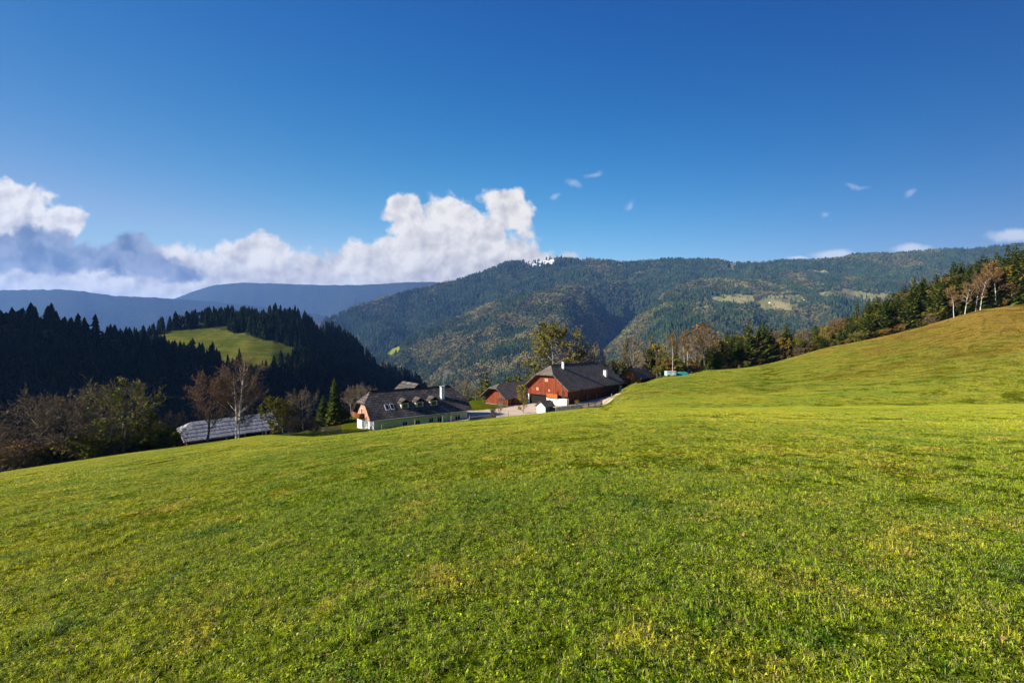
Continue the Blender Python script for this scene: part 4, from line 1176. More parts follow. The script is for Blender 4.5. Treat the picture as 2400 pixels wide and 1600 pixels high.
def far_house(hill, px, py, label, rz, s=1.0):
    d = (hill['px'] - px) ** 2 + (hill['py'] - py) ** 2
    i = np.unravel_index(np.argmin(d), d.shape)
    r = empty('far_farmhouse', (hill['X'][i], hill['Y'][i], hill['Z'][i] - 1), rz); r.scale = (s, s, s)
    tag(r, label, 'house', 'farmhouses on the far mountain clearings')
    L, W, he, hr = 18, 11, 6, 11
    w = MB(); w.box(0, L, 0, W, -3, he - .3); w.prism([(0, he - .3), (W, he - .3), (W / 2, hr - .4)], 'x', 0, .5); w.prism([(0, he - .3), (W, he - .3), (W / 2, hr - .4)], 'x', L - .5, L)
    w.build('wall', M['white'], r)
    roof_mb(L, W, he, hr, .8, .8, None, 0, None, 0, .3).build('roof', M['brownwood'], r)
far_house(spurB, 1690, 706, 'white house at the foot of the small left mountain clearing', .4)
far_house(spurB, 1806, 711, 'tiny house on the lower left edge of the broad tan mountain clearing', .9)
far_house(spurB, 1886, 705, 'white house at the right tip of the broad tan mountain clearing', .2)
far_house(spurB, 2020, 684, 'white house on the upper edge of the rightmost mountain clearing', .5, 1.3)
far_house(spurA, 955, 803, 'lone white house on the crest of the sunlit spur', .5, .8)

# gravel yard
def yard():
    def fn(t, b):
        p = pos(t); n = t.noise(p, 0.35, 5, .6); n2 = t.noise(p, 6, 4, .7)
        c = t.mix(t.ss(n, .4, .65), (0.50, 0.42, 0.34), (0.44, 0.31, 0.20))
        c = t.v('SCALE', c, scale=t.ss(n2, .3, .7, .8, 1.15)); t.l.new(c, b.inputs['Base Color'])
    m = mat('gravel', fn, 1.0, 0.0)
    poly = [(1040, 990), (1040, 968), (1100, 964), (1180, 957), (1230, 947), (1262, 940), (1275, 950), (1300, 951), (1345, 943), (1390, 936), (1420, 926), (1446, 917), (1452, 924), (1425, 945), (1400, 954), (1340, 956), (1300, 965), (1250, 978)]
    xs = np.arange(-16, 28, .5); ys = np.arange(88, 122, .5); X, Y = np.meshgrid(xs, ys)
    Z = gz(X, Y); px = 1200 + F * X / Y; py = 800 - F * Z / Y
    ok = inpoly(px, py, poly)
    q = grid_quads(len(ys), len(xs)); keep = ok.ravel()[q].sum(1) >= 2
    me = np_mesh('gravel_yard', np.stack([X, Y, Z + .09], -1).reshape(-1, 3), q[keep], [m])
    o = bpy.data.objects.new('gravel_yard', me); C.objects.link(o)
    tag(o, 'pale gravel yard and track between the farmhouse and barn', kind='structure')
yard()

def plank_fence(name, p0, p1, h, label, m, gap, w, rails=2, base=0.05):
    """p = (px, Y)"""
    a = Vector((U(p0[0]) * p0[1], p0[1], 0)); b = Vector((U(p1[0]) * p1[1], p1[1], 0))
    d = b - a; L = d.length; d.normalize(); n = Vector((-d.y, d.x, 0)); ang = math.atan2(d.y, d.x)
    r = empty(name, (a.x, a.y, 0)); tag(r, label, 'fence')
    pl = MB(); rg = random.Random(int(p0[0])); s = 0
    def add(mb, s0, s1, t0, t1, z0, z1):
        c = [d * s0 + n * t0, d * s1 + n * t0, d * s1 + n * t1, d * s0 + n * t1]
        g0 = gz1(a.x + c[0].x, a.y + c[0].y); g1 = gz1(a.x + c[1].x, a.y + c[1].y)
        lo = [(c[i].x, c[i].y, (g0 if i in (0, 3) else g1) + z0) for i in range(4)]; hi = [(c[i].x, c[i].y, (g0 if i in (0, 3) else g1) + z1) for i in range(4)]
        mb.quad(lo[::-1]); mb.quad(hi, [(s0, 0)] * 4)
        for i in range(4): mb.quad([lo[i], lo[(i + 1) % 4], hi[(i + 1) % 4], hi[i]], [(s0, 0), (s1, 0), (s1, z1), (s0, z1)])
    while s < L:
        add(pl, s, min(L, s + w), -.03, 0, base, h + rg.uniform(-.04, .04)); s += w + gap
    pl.build('planks', m, r)
    rl = MB()
    for k in range(rails):
        z = .25 + (h - .5) * k / max(1, rails - 1)
        q = 0
        while q < L: add(rl, q, min(L, q + 2), .002, .06, z, z + .09); q += 2
    rl.build('rail', m, r)
    q = 0
    while q <= L:
        ps = MB(); add(ps, q, q + .12, .062, .18, -.3, h + .08); ps.build('post', m, r); q += 2.4
plank_fence('plank_fence', (1303, 91), (1362, 92.5), 1.15, 'pale close-boarded fence below the barn', M['greywood'], .015, .16)
plank_fence('picket_fence', (1364, 92.5), (1412, 98), 1.15, 'dark weathered picket fence to the right of the pale boards', M['picketwood'], .10, .10)
def low_wall():
    a = (U(1098) * 87, 87.0); b = (U(1163) * 89.5, 89.5); n = 14
    mb = MB()
    for i in range(n):
        f0, f1 = i / n, (i + 1) / n - .004
        x0, y0 = a[0] + (b[0] - a[0]) * f0, a[1] + (b[1] - a[1]) * f0; x1, y1 = a[0] + (b[0] - a[0]) * f1, a[1] + (b[1] - a[1]) * f1
        z = gz1(x0, y0); h = .55 + .05 * (i % 3)
        p = [(x0, y0), (x1, y1), (x1, y1 + .4), (x0, y0 + .4)]
        lo = [(x, y, z - .5) for x, y in p]; hi = [(x, y, z + h) for x, y in p]
        mb.quad(hi); mb.quad(lo[::-1])
        for k in range(4): mb.quad([lo[k], lo[(k + 1) % 4], hi[(k + 1) % 4], hi[k]])
    o = mb.build('low_wall', M['stone'])
    tag(o, 'low dark stone wall at the meadow edge beside the gravel yard', 'wall')
low_wall()
def trailer():
    Y = 141.5; x = U(1571) * Y; z = gz1(x, Y)
    r = empty('site_trailer', (x, Y, z), math.radians(8)); tag(r, 'pale teal and white trailer parked before the wood', 'trailer')
    b = MB(); b.box(-1.5, 1.5, -.8, .8, .35, 1.65); b.build('body', M['paleteal'], r)
    b = MB(); b.box(-1.6, 1.6, -.9, .9, 1.655, 1.75); b.build('roof', M['frame'], r)
    b = MB(); b.box(.1, 1.2, -.83, -.803, .5, 1.5); b.build('door', M['frame'], r)
    b = MB(); b.box(-1.2, -.3, -.83, -.803, .8, 1.4); b.build('window', M['frame'], r)
    for sx in (-.9, .9):
        for sy in (-.85, .85):
            w = MB(); w.tube((sx, sy - .1, .32), (sx, sy + .1, .32), .32, .32, 12, cap=True); w.build('wheel', M['dark'], r)
    Y = 143; x = U(1599) * Y; z = gz1(x, Y)
    rg = random.Random(2); mb = MB(); nx, ny = 18, 9; g = {}
    for i in range(nx):
        for j in range(ny):
            u, v = i / (nx - 1) * 2 - 1, j / (ny - 1) * 2 - 1
            h = max(0, (1 - abs(u) ** 4) * (1 - abs(v) ** 3)) ** .6 * 1.35 + rg.uniform(-.05, .05)
            g[i, j] = (u * 2.1, v * 1.1, h - .1)
    for i in range(nx - 1):
        for j in range(ny - 1): mb.quad([g[i, j], g[i + 1, j], g[i + 1, j + 1], g[i, j + 1]])
    mb.quad([(-2.1, -1.1, -.3), (2.1, -1.1, -.3), (2.1, 1.1, -.3), (-2.1, 1.1, -.3)][::-1])
    o = mb.build('tarp_pile', M['tarp']); o.location = (x, Y, z)
    tag(o, 'pile under a dark teal tarpaulin beside the trailer', 'covered pile')
trailer()
def post(px, Y, h, label, group, lean=0.0, m='postwood'):
    x = U(px) * Y; z = gz1(x, Y)
    mb = MB(); mb.tube((0, 0, -.4), (lean * h, 0, h * .5), .07, .065, 7); mb.tube((lean * h, 0, h * .5), (lean * 2 * h, 0, h), .065, .055, 7, cap=True)
    o = mb.build('fence_post', M[m]); o.location = (x, Y, z)
    tag(o, label, 'post', group)
PG = 'wooden fence posts along the meadow edge'
for px, Y, h, lb in ((30, 60.5, 1.3, 'leftmost grey fence post in front of the low bare bushes'), (190, 63, 1.2, 'fence post under the tall bare tree at the left'), (258, 64.5, 1.2, 'fence post just left of the big green-leaved tree trunk'),
        (624, 76, 1.3, 'fence post at the right end of the grey board roof'), (749, 78, 1.3, 'short fence post below the green spruce by the farmhouse'), (765, 76.5, 1.5, 'thick pale fence post left of the farmhouse'),
        (798, 77, 1.4, 'pale fence post nearest the white farmhouse gable'), (895, 79, 1.2, 'thin post against the left part of the farmhouse front'), (972, 81, 1.1, 'thin post against the middle of the farmhouse front'),
        (1038, 83, 1.2, 'thin post before the right part of the farmhouse front'), (1057, 83.5, 1.2, 'thin post near the right corner of the farmhouse'), (1100, 85, 1.1, 'post at the left start of the low stone wall'), (1191, 87.5, 1.1, 'post between the low stone wall and yellow tree'),
        (1434, 101, 1.2, 'post on the grassy bank beside the barn track'), (1459, 103, 1.2, 'post at the top of the grassy bank right of the barn'), (1450, 84, 1.1, 'thin post low in the rough garden patch'), (1512, 86, 1.1, 'pale thin post right of the rough garden patch'),
        (1540, 143, 2.0, 'tall pale post right of the orange shed'), (1548, 143.5, 2.0, 'tall pale post nearest the trailer'), (1732, 157, 1.3, 'small post at the crest below the spruces')):
    post(px, Y, h, lb, PG, random.Random(px).uniform(-.03, .03))
def wood_pile():
    x, y = U(1297) * 96.5, 96.5; z = gz1(x, y); r = empty('wood_pile', (x, y, z), .15)
    tag(r, 'low pile of dark stacked logs between the hut and the pale fence', 'wood pile'); rg = random.Random(8)
    for row in range(6):
        for c in range(11 - row % 2):
            lg = MB(); px = -1.05 + c * .2 + (row % 2) * .1; pz = .1 + row * .175; ra = rg.uniform(.08, .1); d = rg.uniform(-.06, .06)
            lg.tube((px, -.45 + d, pz), (px, .45 + d, pz), ra, ra, 8, cap=True); lg.tube((px, -.45 + d, pz), (px, -.46 + d, pz), ra, .02, 8)
            lg.build('log', M['bark'] if rg.random() < .6 else M['greybark'], r)
wood_pile()
def rail_fence():
    pts = [(749, 78), (765, 76.5), (798, 77)]
    r = empty('rail_fence', (0, 0, 0)); tag(r, 'thin rails running between the pale posts left of the farmhouse', 'fence')
    for z in (.55, 1.05):
        mb = MB()
        for (a, Ya), (b, Yb) in zip(pts, pts[1:]):
            A = Vector((U(a) * Ya, Ya - .1, gz1(U(a) * Ya, Ya) + z)); B = Vector((U(b) * Yb, Yb - .1, gz1(U(b) * Yb, Yb) + z)); mb.tube(A, B, .04, .04, 5)
        mb.build('rail', M['postwood'], r)
rail_fence()

# ------------------------------------------------------------------ trees round the farm and along the wood
def single(name, key_T, key_C, gen, px, Y, H, label, Hm, wide=1.0, rz=0, group=None, sink=.15):
    T, K = gen
    x = U(px) * Y; z = gz1(x, Y) - sink; s = H / Hm
    root = empty(name, (x, Y, z), rz); root.scale = (s * wide, s * wide, s)
    T.build('trunk', key_T, root, True); K.build('crown', key_C, root)
    tag(root, label, 'tree', group)
def top(px, Y, py, sink=.1): return V(py) * Y - gz1(U(px) * Y, Y) + sink
# left edge
single('birch_tree', M['birch'], [M['redtwig'], M['beech']], broadleaf(11, 14.5, r0=.24, n1=13, n2=10, n3=9, stems=2, lean=.05, leaves=0.15, leaf=.14, spread=.78, trunk=.20, up=.20, wander=.10, l1=.36, tw=.018, twigs=6),
       556, 73, top(556, 73, 816), 'tall white-barked bare birch standing before the grey board roof', 14.5, .84)
single('autumn_tree', M['bark'], [M['redtwig'], M['larch']], broadleaf(12, 12, r0=.22, n1=14, n2=10, n3=8, leaves=.9, leaf=.2, spread=.62, trunk=.26, up=.3, l1=.42, tw=.02, twigs=5),
       485, 70, top(485, 70, 878), 'reddish brown thin-leaved tree just left of the white birch', 12)
single('green_leaved_tree', M['bark'], [M['twig'], M['green']], broadleaf(13, 12, r0=.28, n1=16, n2=10, n3=8, leaves=2.6, leaf=.28, spread=.85, trunk=.10, l1=.50, tw=.022, bare_top=.3, twigs=4),
       291, 65, top(291, 65, 885), 'large yellow-green leaved tree with bare upper twigs left of the shed', 12)
single('bare_tree', M['bark'], [M['twig'], M['larch']], broadleaf(14, 12, r0=.30, n1=16, n2=11, n3=9, leaves=.2, leaf=.18, spread=.85, trunk=.12, l1=.54, tw=.022, twigs=5),
       146, 63, top(146, 63, 925), 'wide bare brown orchard tree at the far left', 12, 1.05)
single('bare_tree', M['bark'], [M['twig'], M['larch']], broadleaf(15, 12, r0=.26, n1=15, n2=10, n3=9, leaves=.25, leaf=.18, spread=.75, trunk=.12, l1=.48, tw=.022, twigs=5),
       215, 68, top(215, 68, 918), 'bare brown tree between the orchard tree and green-leaved tree', 12)
L_ = [('bare', 95, 67, 912, 'bare tree with upright top twigs behind the wide orchard tree', 1.0), ('barebush', 15, 60.5, 1030, 'low bare bush at the left picture edge', 1.4), ('barebush', 62, 61, 1020, 'second low bare bush from the left picture edge', 1.3),
      ('bush', 110, 63, 1040, 'dark leafy undergrowth bush at the orchard tree foot', 1.4), ('bare', -20, 64, 985, 'bare tree cut by the left picture edge', 1.2), ('bush', 225, 64, 1010, 'olive bush left of the green-leaved tree trunk', 1.4),
      ('olive', 345, 68, 965, 'olive tree just right of the big green-leaved tree', 1.1), ('bush', 385, 68, 1000, 'round olive bush near the shed left end', 1.3), ('bare', 400, 72, 965, 'grey bare tree rising behind the round olive bush', .9),
       ('barebush', 260, 64.5, 1035, 'bare bush beside the fence post below the green-leaved tree', 1.2),
      ('olive', 636, 80, 925, 'slim yellow-green bushy tree at the right end of the board roof', .8), ('olive', 664, 79, 930, 'wide olive bushy tree right of the board roof', 1.3), ('bare', 712, 80, 908, 'pale bare tree between olive bushes and spruces', .85),
      ('barebush', 690, 78, 975, 'bare bush at the foot of the pale bare tree', 1.2), ('barebush', 735, 79, 975, 'bare bush in front of the green spruces', 1.1), ('bare', 822, 98, 905, 'brown bare tree rising behind the farmhouse gable', 1.0), ('bare', 838, 104, 897, 'taller brown tree behind the farmhouse left roof end', 1.0),
      ('bare', 862, 108, 905, 'bare tree tip showing over the farmhouse left ridge', 1.0), ('bush', 812, 96, 960, 'dark bush against the left side of the farmhouse', 1.0)]
for k, px, Y, tp, lb, wd in L_: plant(k, px, Y, top(px, Y, tp), lb, 'bush' if 'bush' in k else 'tree', 'trees and bushes along the left meadow edge', var=None, wide=wd, rg=random.Random(px + 300))
plant('spruce', 783, 94, top(783, 94, 882), 'bright green pointed spruce beside the farmhouse', wide=1.15, var=0, group='spruces beside the farmhouse')
plant('spruce', 757, 95, top(757, 95, 922), 'shorter spruce left of the pointed one by the farmhouse', wide=1.4, var=2, group='spruces beside the farmhouse')
# farmyard
single('oak_tree', M['greybark'], [M['twig'], M['olive']], broadleaf(21, 20, r0=.5, n1=18, n2=11, n3=8, leaves=4.2, leaf=.52, spread=.9, trunk=.18, l1=.50, tw=.04, up=.25), 1303, 140, top(1303, 140, 762), 'huge spreading yellow-green oak rising behind the barn roof', 20, .86)
F_ = [('yellow', 1226, 99, 903, 'small yellow tree in the gravel yard before the barn', .75, 0), ('bare', 1173, 89.5, 925, 'small bare fruit tree at the yard edge', .6, 1), ('barebush', 1155, 88.5, 950, 'short sapling left of the bare fruit tree', .5, 0), ('bare', 1131, 119, 922, 'little bare fruit tree on the green beyond the yard', .8, 2),
      ('bare', 1380, 150, 808, 'bare dark tree to the right of the huge oak', 1.0, 0), ('bare', 1352, 155, 806, 'bare tree crown between the oak and barn ridge end', 1.0, 1), ('olive', 1195, 150, 880, 'olive bushy tree behind the small red outbuilding', 1.0, 0), ('olive', 1225, 152, 876, 'round olive tree between outbuilding and oak', 1.1, 1),
      ('bare', 1115, 135, 905, 'bare tree at the left end of the green field', .9, 1), ('barebush', 1352, 108, 936, 'small bush in front of the barn side wall', .8, 0), ('bare', 1085, 140, 890, 'bare tree behind the right end of the farmhouse', .9, 0),
      ('bare', 1415, 157, 838, 'tangled bare tree left of the tall slim spruce', 1.0, 2), ('olive', 1440, 156, 838, 'yellow-green bushy tree beside the barn right end', 1.0, 1)]
for k, px, Y, tp, lb, wd, vr in F_: plant(k, px, Y, top(px, Y, tp), lb, 'bush' if 'bush' in k else 'tree', 'trees round the farmyard', var=vr, wide=wd, rg=random.Random(px))
rg = random.Random(77)
for i, px in enumerate((1062, 1078, 1092, 1104, 1117, 1128, 1140, 1152, 1163, 1175, 1187, 1200, 1212, 1222)):
    plant('spruce', px, 175 + rg.uniform(0, 25), top(px, 185, rg.uniform(866, 882)), 'dark spruce in the dip behind the small red outbuilding', 'tree', 'spruces in the dip behind the outbuilding', rg=rg)
# right wood: the trees one can tell apart
R_ = [('spruce', 1468, 159, 782, 'tall slim spruce right behind the barn', .7), ('bare', 1489, 154, 783, 'bare pinkish tree between two slim spruces', .9), ('spruce', 1526, 160, 774, 'slim spruce left of the golden trees', .7), ('yellow', 1508, 161, 824, 'golden-olive tree directly behind the orange shed', 1.0),
      ('yellow', 1537, 158, 808, 'bright golden tree left of the trailer', .85), ('olive', 1555, 152, 820, 'dark olive tree right of the bright golden tree', .7), ('birch', 1576, 148, 780, 'straight white birch trunk rising above the trailer', .6), ('spruce', 1584, 158, 780, 'slim spruce behind the straight white birch', .7), ('birch', 1603, 152, 782, 'thin birch above the teal tarpaulin', .55),
      ('birch', 1613, 157, 772, 'tall thin birch right of the tarpaulin', .55), ('bare', 1632, 163, 783, 'grey bare tree left of the broad russet tree', .8), ('copper', 1652, 160, 758, 'broad russet bare-topped tree alone at the crest', .95), ('bare', 1668, 172, 770, 'bare tree close behind the russet tree', .9), ('spruce', 1687, 168, 775, 'spruce left of the rusty bush at the crest', .85),
      ('copper', 1708, 170, 806, 'rusty low tree between two spruces', 1.0), ('spruce', 1719, 172, 781, 'spruce left of the big spruce pair', .85), ('spruce', 1755, 170, 745, 'left tree of the big dark spruce pair', 1.25), ('spruce', 1789, 171, 746, 'right tree of the big dark spruce pair', 1.15), ('yellow', 1829, 171, 785, 'golden tree right of the big spruce pair', 1.0), ('bare', 1816, 171, 767, 'tan bare tree right of the big spruce pair', .8),
      ('spruce', 1843, 173, 752, 'pointed spruce between tan bare trees', 1.0), ('olive', 1868, 170, 790, 'olive tree between the tan bare trees', 1.0), ('bare', 1862, 172, 780, 'tan bare tree right of the pointed spruce', .8), ('bare', 1882, 171, 768, 'bare tree with upright stems at mid wood edge', .8), ('spruce', 1911, 175, 755, 'spruce behind the olive undergrowth', .9), ('olive', 1902, 170, 790, 'olive undergrowth tree at mid wood edge', .9),
      ('yellow', 1928, 173, 764, 'golden tree left of the orange one', .8), ('copper', 1970, 178, 744, 'vivid orange tree in the middle of the wood edge', 1.2), ('spruce', 1967, 171, 770, 'small spruce before the vivid orange tree', 1.0), ('spruce', 1995, 171, 767, 'small spruce right of the vivid orange tree', 1.0), ('copperbush', 1985, 168, 795, 'orange bush under the vivid orange tree', 1.0),
      ('spruce', 2009, 185, 697, 'tall dark spruce first on the rising wood', .8), ('spruce', 2036, 186, 692, 'tall dark spruce second on the rising wood', .8), ('spruce', 2055, 185, 687, 'tall dark spruce third on the rising wood', .85), ('copperbush', 2075, 165, 765, 'golden brown bush on the meadow crest', 1.5), ('copper', 2092, 168, 738, 'brown-leaved tree behind the golden brown bush', .9),
      ('spruce', 2105, 176, 673, 'slender spruce left of the twin tops', .8), ('spruce', 2143, 170, 641, 'left spruce of the twin tops', .95), ('spruce', 2163, 172, 645, 'right spruce of the twin tops', .95), ('spruce', 2194, 172, 638, 'spruce between the twin tops and birches', .9), ('bush', 2185, 163, 722, 'green bush at the crest left of the birches', 1.5),
      ('birch', 2236, 158, 672, 'leftmost short birch of the white-trunked birches', .8), ('birch', 2261, 158, 664, 'second birch from the left among the white trunks', .9), ('birch', 2286, 159, 650, 'third birch from the left among the white trunks', .8), ('birch', 2297, 158, 640, 'forked tall birch in the middle of the white trunks', .9),
      ('birch', 2336, 157, 614, 'tallest birch with copper leaves and white trunk', .9), ('birch', 2370, 157, 664, 'short birch nearest the right picture edge', .9), ('copper', 2322, 163, 628, 'orange-leaved tree behind the tallest birch', 1.0), ('copper', 2270, 165, 662, 'brown twiggy tree behind the left birches', 1.0), ('copperbush', 2316, 161, 706, 'low copper bush under the birches', 1.2),
      ('bush', 2350, 157, 695, 'low green bush under the tallest birch', 1.3), ('bush', 2390, 157, 688, 'green bush at the right picture edge', 1.4), ('copper', 2385, 163, 655, 'purple-brown tree at the right picture edge', .9), ('copper', 2120, 170, 725, 'brown tree below the slender spruce', .9),
      ('spruce', 2235, 176, 607, 'spruce rising behind the leftmost birch', .95), ('spruce', 2254, 178, 609, 'spruce behind the second birch', .9), ('spruce', 2289, 180, 604, 'spruce behind the forked birch', .9), ('spruce', 2304, 182, 590, 'taller spruce between forked and tallest birch', .9), ('spruce', 2335, 182, 585, 'spruce behind the copper crown', .9),
      ('spruce', 2362, 183, 568, 'left of the two highest spruces at the right', .9), ('spruce', 2380, 183, 565, 'highest spruce at the right', .9), ('spruce', 2402, 183, 577, 'spruce cut by the right picture edge', .95)]
for q, (k, px, Y, tp, lb, wd) in enumerate(R_):
    plant(k, px, Y - (3.0 if k == 'birch' and px > 2200 else 0), top(px, Y, tp), lb, 'bush' if 'bush' in k else 'tree', 'trees at the edge of the right hand wood', wide=wd * (1.2 if k == 'spruce' and px > 1600 else 1), rg=random.Random(px + 11))
# the wood behind them
sky_px = [1440, 1560, 1640, 1700, 1800, 1880, 1940, 1990, 2040, 2090, 2140, 2200, 2240, 2300, 2350, 2400, 2500]
sky_py = [862, 835, 805, 778, 760, 764, 758, 730, 702, 686, 655, 645, 618, 606, 590, 580, 568]
ep = sorted(COLS)
rg = random.Random(31)
def edgeY(px): return float(np.interp(px, ep, [COLS[c][-1][0] for c in ep]))
cnt = 0
for row in range(4):
    px = 1660 + row * 5
    while px < 2440:
        Y = edgeY(px) + 8 + row * 8 + rg.uniform(-4, 4)
        tp = float(np.interp(px, sky_px, sky_py)) + rg.choice([rg.uniform(-5, 6), rg.uniform(2, 22)]) + (3 - row) * 5
        H = top(px, Y, tp)
        kd = 'spruce' if rg.random() < .84 else rg.choice(['copper', 'olive', 'olive', 'yellow'])
        if H > 5:
            if kd == 'spruce': lb = 'green spruce inside the dense wood above the right meadow'
            else: lb = {'copper': 'rust-leaved tree inside the dense wood above the right meadow', 'bare': 'bare brown tree inside the dense wood above the right meadow', 'olive': 'olive-leaved tree inside the dense wood above the right meadow', 'yellow': 'golden-leaved tree inside the dense wood above the right meadow'}[kd]
            plant(kd, px, Y, H * (1 if kd == 'spruce' else .85), lb, 'tree', {'spruce': 'spruces inside the right hand wood'}.get(kd, kd + ' trees inside the right hand wood').replace('copper', 'rusty'), wide=rg.uniform(1.25, 1.7), rg=rg)
            cnt += 1
        px += rg.uniform(10, 18)
# understorey along the crest, and low trees behind the farm
for px in range(1548, 1700, 17):
    Y = edgeY(px) + rg.uniform(8, 18)
    kd = rg.choice(['barebush', 'bush', 'bush', 'copperbush'])
    plant(kd, px, Y, rg.uniform(4, 7.5), {'barebush': 'thin bare undergrowth shrub behind the shed and trailer', 'bush': 'olive undergrowth shrub behind the shed and trailer', 'bare': 'low bare tree behind the shed and trailer', 'copperbush': 'russet undergrowth shrub behind the shed and trailer'}[kd],
          'tree' if kd == 'bare' else 'bush', {'barebush': 'bare', 'bush': 'olive', 'bare': 'low bare tree', 'copperbush': 'russet'}[kd] + ' undergrowth behind the shed', wide=1.1, rg=rg)
for px in list(range(1700, 2215, 24)) + [2312, 2345, 2372, 2394]:
    Y = edgeY(px) + rg.uniform(3, 6)
    kd = rg.choice(['barebush', 'bush', 'bush', 'copperbush'])
    plant(kd, px, Y, rg.uniform(2.5, 4.5), {'barebush': 'thin bare shrub at the crest below the dense wood', 'bush': 'olive shrub at the crest below the dense wood', 'copperbush': 'russet shrub at the crest below the dense wood'}[kd],
          'bush', {'barebush': 'bare', 'bush': 'olive', 'copperbush': 'russet'}[kd] + ' shrubs at the crest below the wood', wide=1.2, rg=rg)
for px in range(-40, 400, 26):
    Y = float(np.interp(px, ep, [COLS[c][-1][0] for c in ep])) + rg.uniform(2.5, 6)
    kd = rg.choice(['barebush', 'bush', 'barebush'])
    plant(kd, px, Y, rg.uniform(2.5, 5), {'barebush': 'bare scrub bush in the hedge under the left trees', 'bush': 'dark leafy scrub bush in the hedge under the left trees'}[kd], 'bush', {'barebush': 'bare', 'bush': 'leafy'}[kd] + ' scrub under the left trees', wide=1.2, rg=rg)

# ------------------------------------------------------------------ grass
def grass_patch(name, size, n, h0, h1, w, seed, bend=True, shift=0.0, clover=0, stalks=0, clump=0.5):
    r = np.random.default_rng(seed)
    x = r.uniform(-size / 2, size / 2, n); y = r.uniform(-size / 2, size / 2, n)
    # pull two thirds of the blades into tufts
    k = max(8, n // 22); cx = r.uniform(-size / 2, size / 2, k); cy_ = r.uniform(-size / 2, size / 2, k); ci = r.integers(0, k, n)
    f = np.where(r.random(n) < .78, clump, 0)[:, None]
    sg = size / math.sqrt(k) * .24
    x = x * (1 - f[:, 0]) ** 0 * (f[:, 0] == 0) + (cx[ci] + r.normal(0, sg, n)) * (f[:, 0] > 0)
    y = y * (f[:, 0] == 0) + (cy_[ci] + r.normal(0, sg, n)) * (f[:, 0] > 0)
    tone = r.normal(0, .16, k)[ci] * (f[:, 0] > 0)
    hh = r.uniform(h0, h1, n) * (1 + .6 * (r.uniform(-1, 1, k)[ci]) * (f[:, 0] > 0)) * (0.7 + .5 * r.random(n))
    a = r.uniform(0, 2 * np.pi, n); ln = r.uniform(.4, 1.7, n) * hh
    dx, dy = np.cos(a), np.sin(a); b = a + r.uniform(.6, 2.5, n); sx, sy = np.cos(b) * w, np.sin(b) * w
    sc = r.uniform(.6, 1.3, n); sx *= sc; sy *= sc
    z0 = -0.02
    B0 = np.stack([x - sx, y - sy, x * 0 + z0], -1); B1 = np.stack([x + sx, y + sy, x * 0 + z0], -1)
    T = np.stack([x + dx * ln, y + dy * ln, hh * np.clip(1.05 - .5 * ln / hh, .25, 1)], -1)
    bv = np.clip(r.beta(1.7, 1.7, n) * .84 + tone + shift, 0, .84)
    bv = np.where(r.random(n) < .13, r.uniform(.87, .97, n), bv); bv = np.where(r.random(n) < .008, 1.0, bv)
    if bend:
        mx, my = x + dx * ln * .38, y + dy * ln * .38; mz = hh * np.clip(.75 - .2 * ln / hh, .3, .7)
        M0 = np.stack([mx - sx * .8, my - sy * .8, mz], -1); M1 = np.stack([mx + sx * .8, my + sy * .8, mz], -1)
        V_ = np.stack([B0, B1, M0, M1, T], 1).reshape(-1, 3); i = np.arange(n)[:, None] * 5
        Fq = np.concatenate([i + [[0, 1, 3]], i + [[0, 3, 2]], i + [[2, 3, 4]]], 1).reshape(-1, 3); bvf = np.repeat(bv, 3)
    else:
        V_ = np.stack([B0, B1, T], 1).reshape(-1, 3); i = np.arange(n)[:, None] * 3; Fq = (i + [[0, 1, 2]]).reshape(-1, 3); bvf = bv
    if clover:
        cx2 = r.uniform(-size / 2, size / 2, clover // 8 + 1); cy2 = r.uniform(-size / 2, size / 2, clover // 8 + 1); q = r.integers(0, len(cx2), clover)
        px = cx2[q] + r.normal(0, .05, clover); py = cy2[q] + r.normal(0, .05, clover); pz = r.uniform(.015, .045, clover); s = r.uniform(.006, .012, clover); t = r.uniform(0, 6.28, clover)
        ti = r.normal(0, .35, (2, clover)); base = len(V_); vv = []
        for kk in range(3):
            ax, ay = np.cos(t + kk * 2.094) * s, np.sin(t + kk * 2.094) * s
            vv.append(np.stack([px + ax, py + ay, pz + ax * ti[0] + ay * ti[1]], -1))
        V_ = np.concatenate([V_, np.stack(vv, 1).reshape(-1, 3)]); Fq = np.concatenate([Fq, base + np.arange(clover * 3).reshape(-1, 3)]); bvf = np.concatenate([bvf, r.uniform(.1, .6, clover)])
    return np_mesh(name, V_, Fq, [M['blade']], smooth=False, attrs={'bv': ('FLOAT', 'FACE', bvf)})
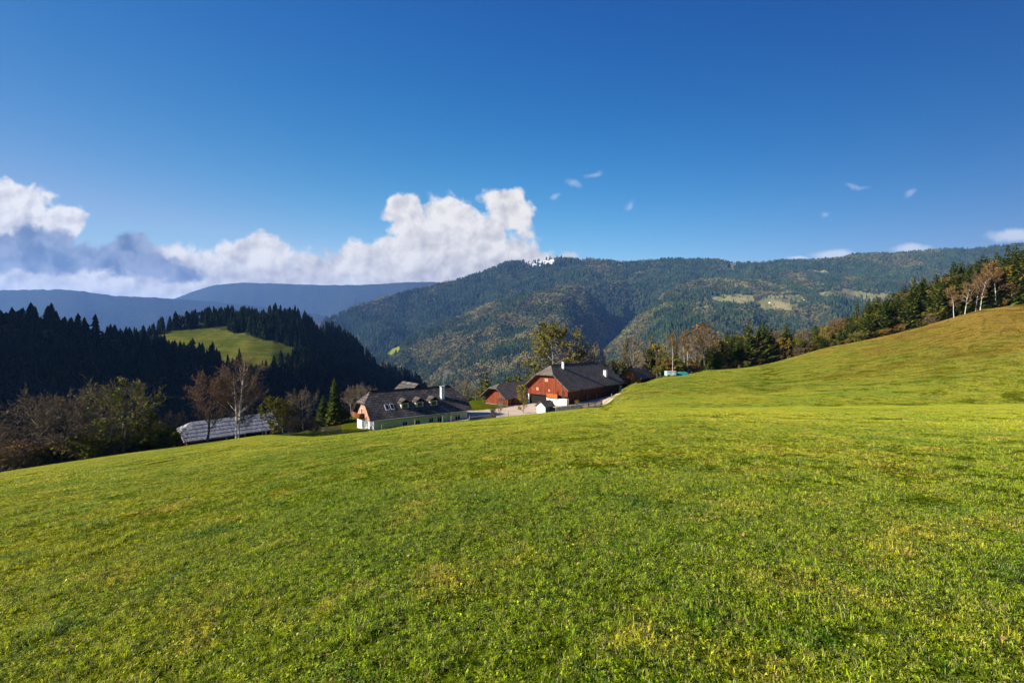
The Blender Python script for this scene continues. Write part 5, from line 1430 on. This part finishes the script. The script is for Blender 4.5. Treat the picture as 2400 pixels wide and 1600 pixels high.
def lay(obname, meshes, r0, r1, step, jitter, scale, label, thmax=55, keep=None):
    rr = np.random.default_rng(int(r1 * 10)); X, Y = np.meshgrid(np.arange(-r1, r1, step), np.arange(.3, r1, step))
    X = X.ravel() + rr.uniform(-jitter, jitter, X.size); Y = Y.ravel() + rr.uniform(-jitter, jitter, Y.size)
    R = np.hypot(X, Y); th = np.degrees(np.abs(np.arctan2(X, Y)))
    f_ = rr.uniform(.88, 1.12, R.shape); ok = (R * f_ >= r0) & (R * f_ < r1) & (th < thmax + 60 * np.exp(-R / 3)) & (R > .9)
    if keep is not None: ok &= keep(X, Y, R)
    X, Y = X[ok], Y[ok]; Z = gz(X, Y); e = .25
    gx = (gz(X + e, Y) - gz(X - e, Y)) / (2 * e); gy = (gz(X, Y + e) - gz(X, Y - e)) / (2 * e)
    rot = []
    for a, b, c in zip(gx, gy, rr.uniform(0, 6.28, len(X))):
        q = Vector((0, 0, 1)).rotation_difference(Vector((-a, -b, 1)).normalized()).to_matrix() @ Matrix.Rotation(c, 3, 'Z')
        rot.append(tuple(q.to_euler()))
    s = rr.uniform(scale * .92, scale * 1.08, len(X)); hz = s * rr.uniform(.75, 1.3, len(X))
    gn_instancer(obname, np.stack([X, Y, Z], -1), rot, np.stack([s, s, hz], -1), rr.integers(0, len(meshes), len(X)), meshes, label)
    return len(X)
NP = [grass_patch('near_blades', .8, 3600, .013, .040, .0021, s, True, -.10, 420) for s in (1, 2, 3, 4)]  # near patches toned darker, farther ones lighter: brightness gradient put into blade colour
MP = [grass_patch('mid_blades', 1.1, 2600, .018, .048, .0040, s, False, shift=.10) for s in (5, 6, 7, 17)]
FP = [grass_patch('far_blades', 2.6, 4200, .030, .060, .011, s, False, shift=.20) for s in (8, 9, 10)]
lay('grass', NP, 0, 8.6, .58, .10, 1.0, 'short mown meadow grass nearest the viewer')
lay('grass', MP, 7.4, 28, .80, .12, 1.0, 'short meadow grass in the middle distance')
def vis(X, Y, R):
    px = 1200 + F * X / Y
    return (Y < np.interp(px, ep, [COLS[c][-1][0] for c in ep]) + np.where(px > 1440, 5, 8))
lay('grass', FP, 24, 96, 1.9, .3, 1.0, 'short meadow grass towards the crest', keep=vis)
HP = [grass_patch('hill_blades', 5.0, 6500, .035, .080, .021, s, False, shift=.0) for s in (11, 12)]
lay('grass', HP, 84, 235, 3.7, .6, 1.0, 'pasture grass on the rising slope at the right', keep=lambda X, Y, R: vis(X, Y, R) & (X > 9))
def leaves_mesh():
    r = np.random.default_rng(3); n = 14; V_ = []; 
    for i in range(n):
        a = r.uniform(0, 6.28); c = np.array([r.uniform(-1, 1), r.uniform(-1, 1), .028]); s = r.uniform(.012, .028)
        ax = np.array([math.cos(a), math.sin(a), r.uniform(-.5, .5)]) * s; bx = np.array([-math.sin(a), math.cos(a), r.uniform(-.6, .6)]) * s * .6
        V_ += [c - ax, c + bx, c + ax, c - bx]
    return np_mesh('fallen_leaves', np.array(V_), np.arange(n * 4).reshape(-1, 4), [M['fallen']], smooth=False)
M['fallen'] = plain('dry_leaf', (0.30, 0.155, 0.07), .9, .5, 3, obj=False)
lay('fallen_leaves', [leaves_mesh()], 1.5, 20, 2.1, .9, 1.0, 'brown fallen leaves lying in the near grass')
TP = [grass_patch('tuft_blades', .32, 420, .04, .085, .0026, s, True, .02) for s in (21, 22, 23)]
lay('grass', TP, 1.2, 26, .95, .45, 1.0, 'taller tufts standing out of the meadow')


# ------------------------------------------------------------------ haze
def make_haze():
    mb = MB(); mb.box(-16000, 16000, -1500, 13000, -700, 1285)
    m = bpy.data.materials.new('haze_air'); m.use_nodes = True
    t = NT(m.node_tree); t.n.clear()
    v = t.node('ShaderNodeVolumePrincipled')
    v.inputs['Color'].default_value = (0.20, 0.41, 0.95, 1)
    v.inputs['Density'].default_value = 0.000053
    v.inputs['Anisotropy'].default_value = 0.2
    out = t.node('ShaderNodeOutputMaterial'); t.l.new(v.outputs[0], out.inputs['Volume'])
    o = mb.build('haze', m)
    tag(o, 'pale blue air between the viewer and the mountains', kind='stuff')
make_haze()
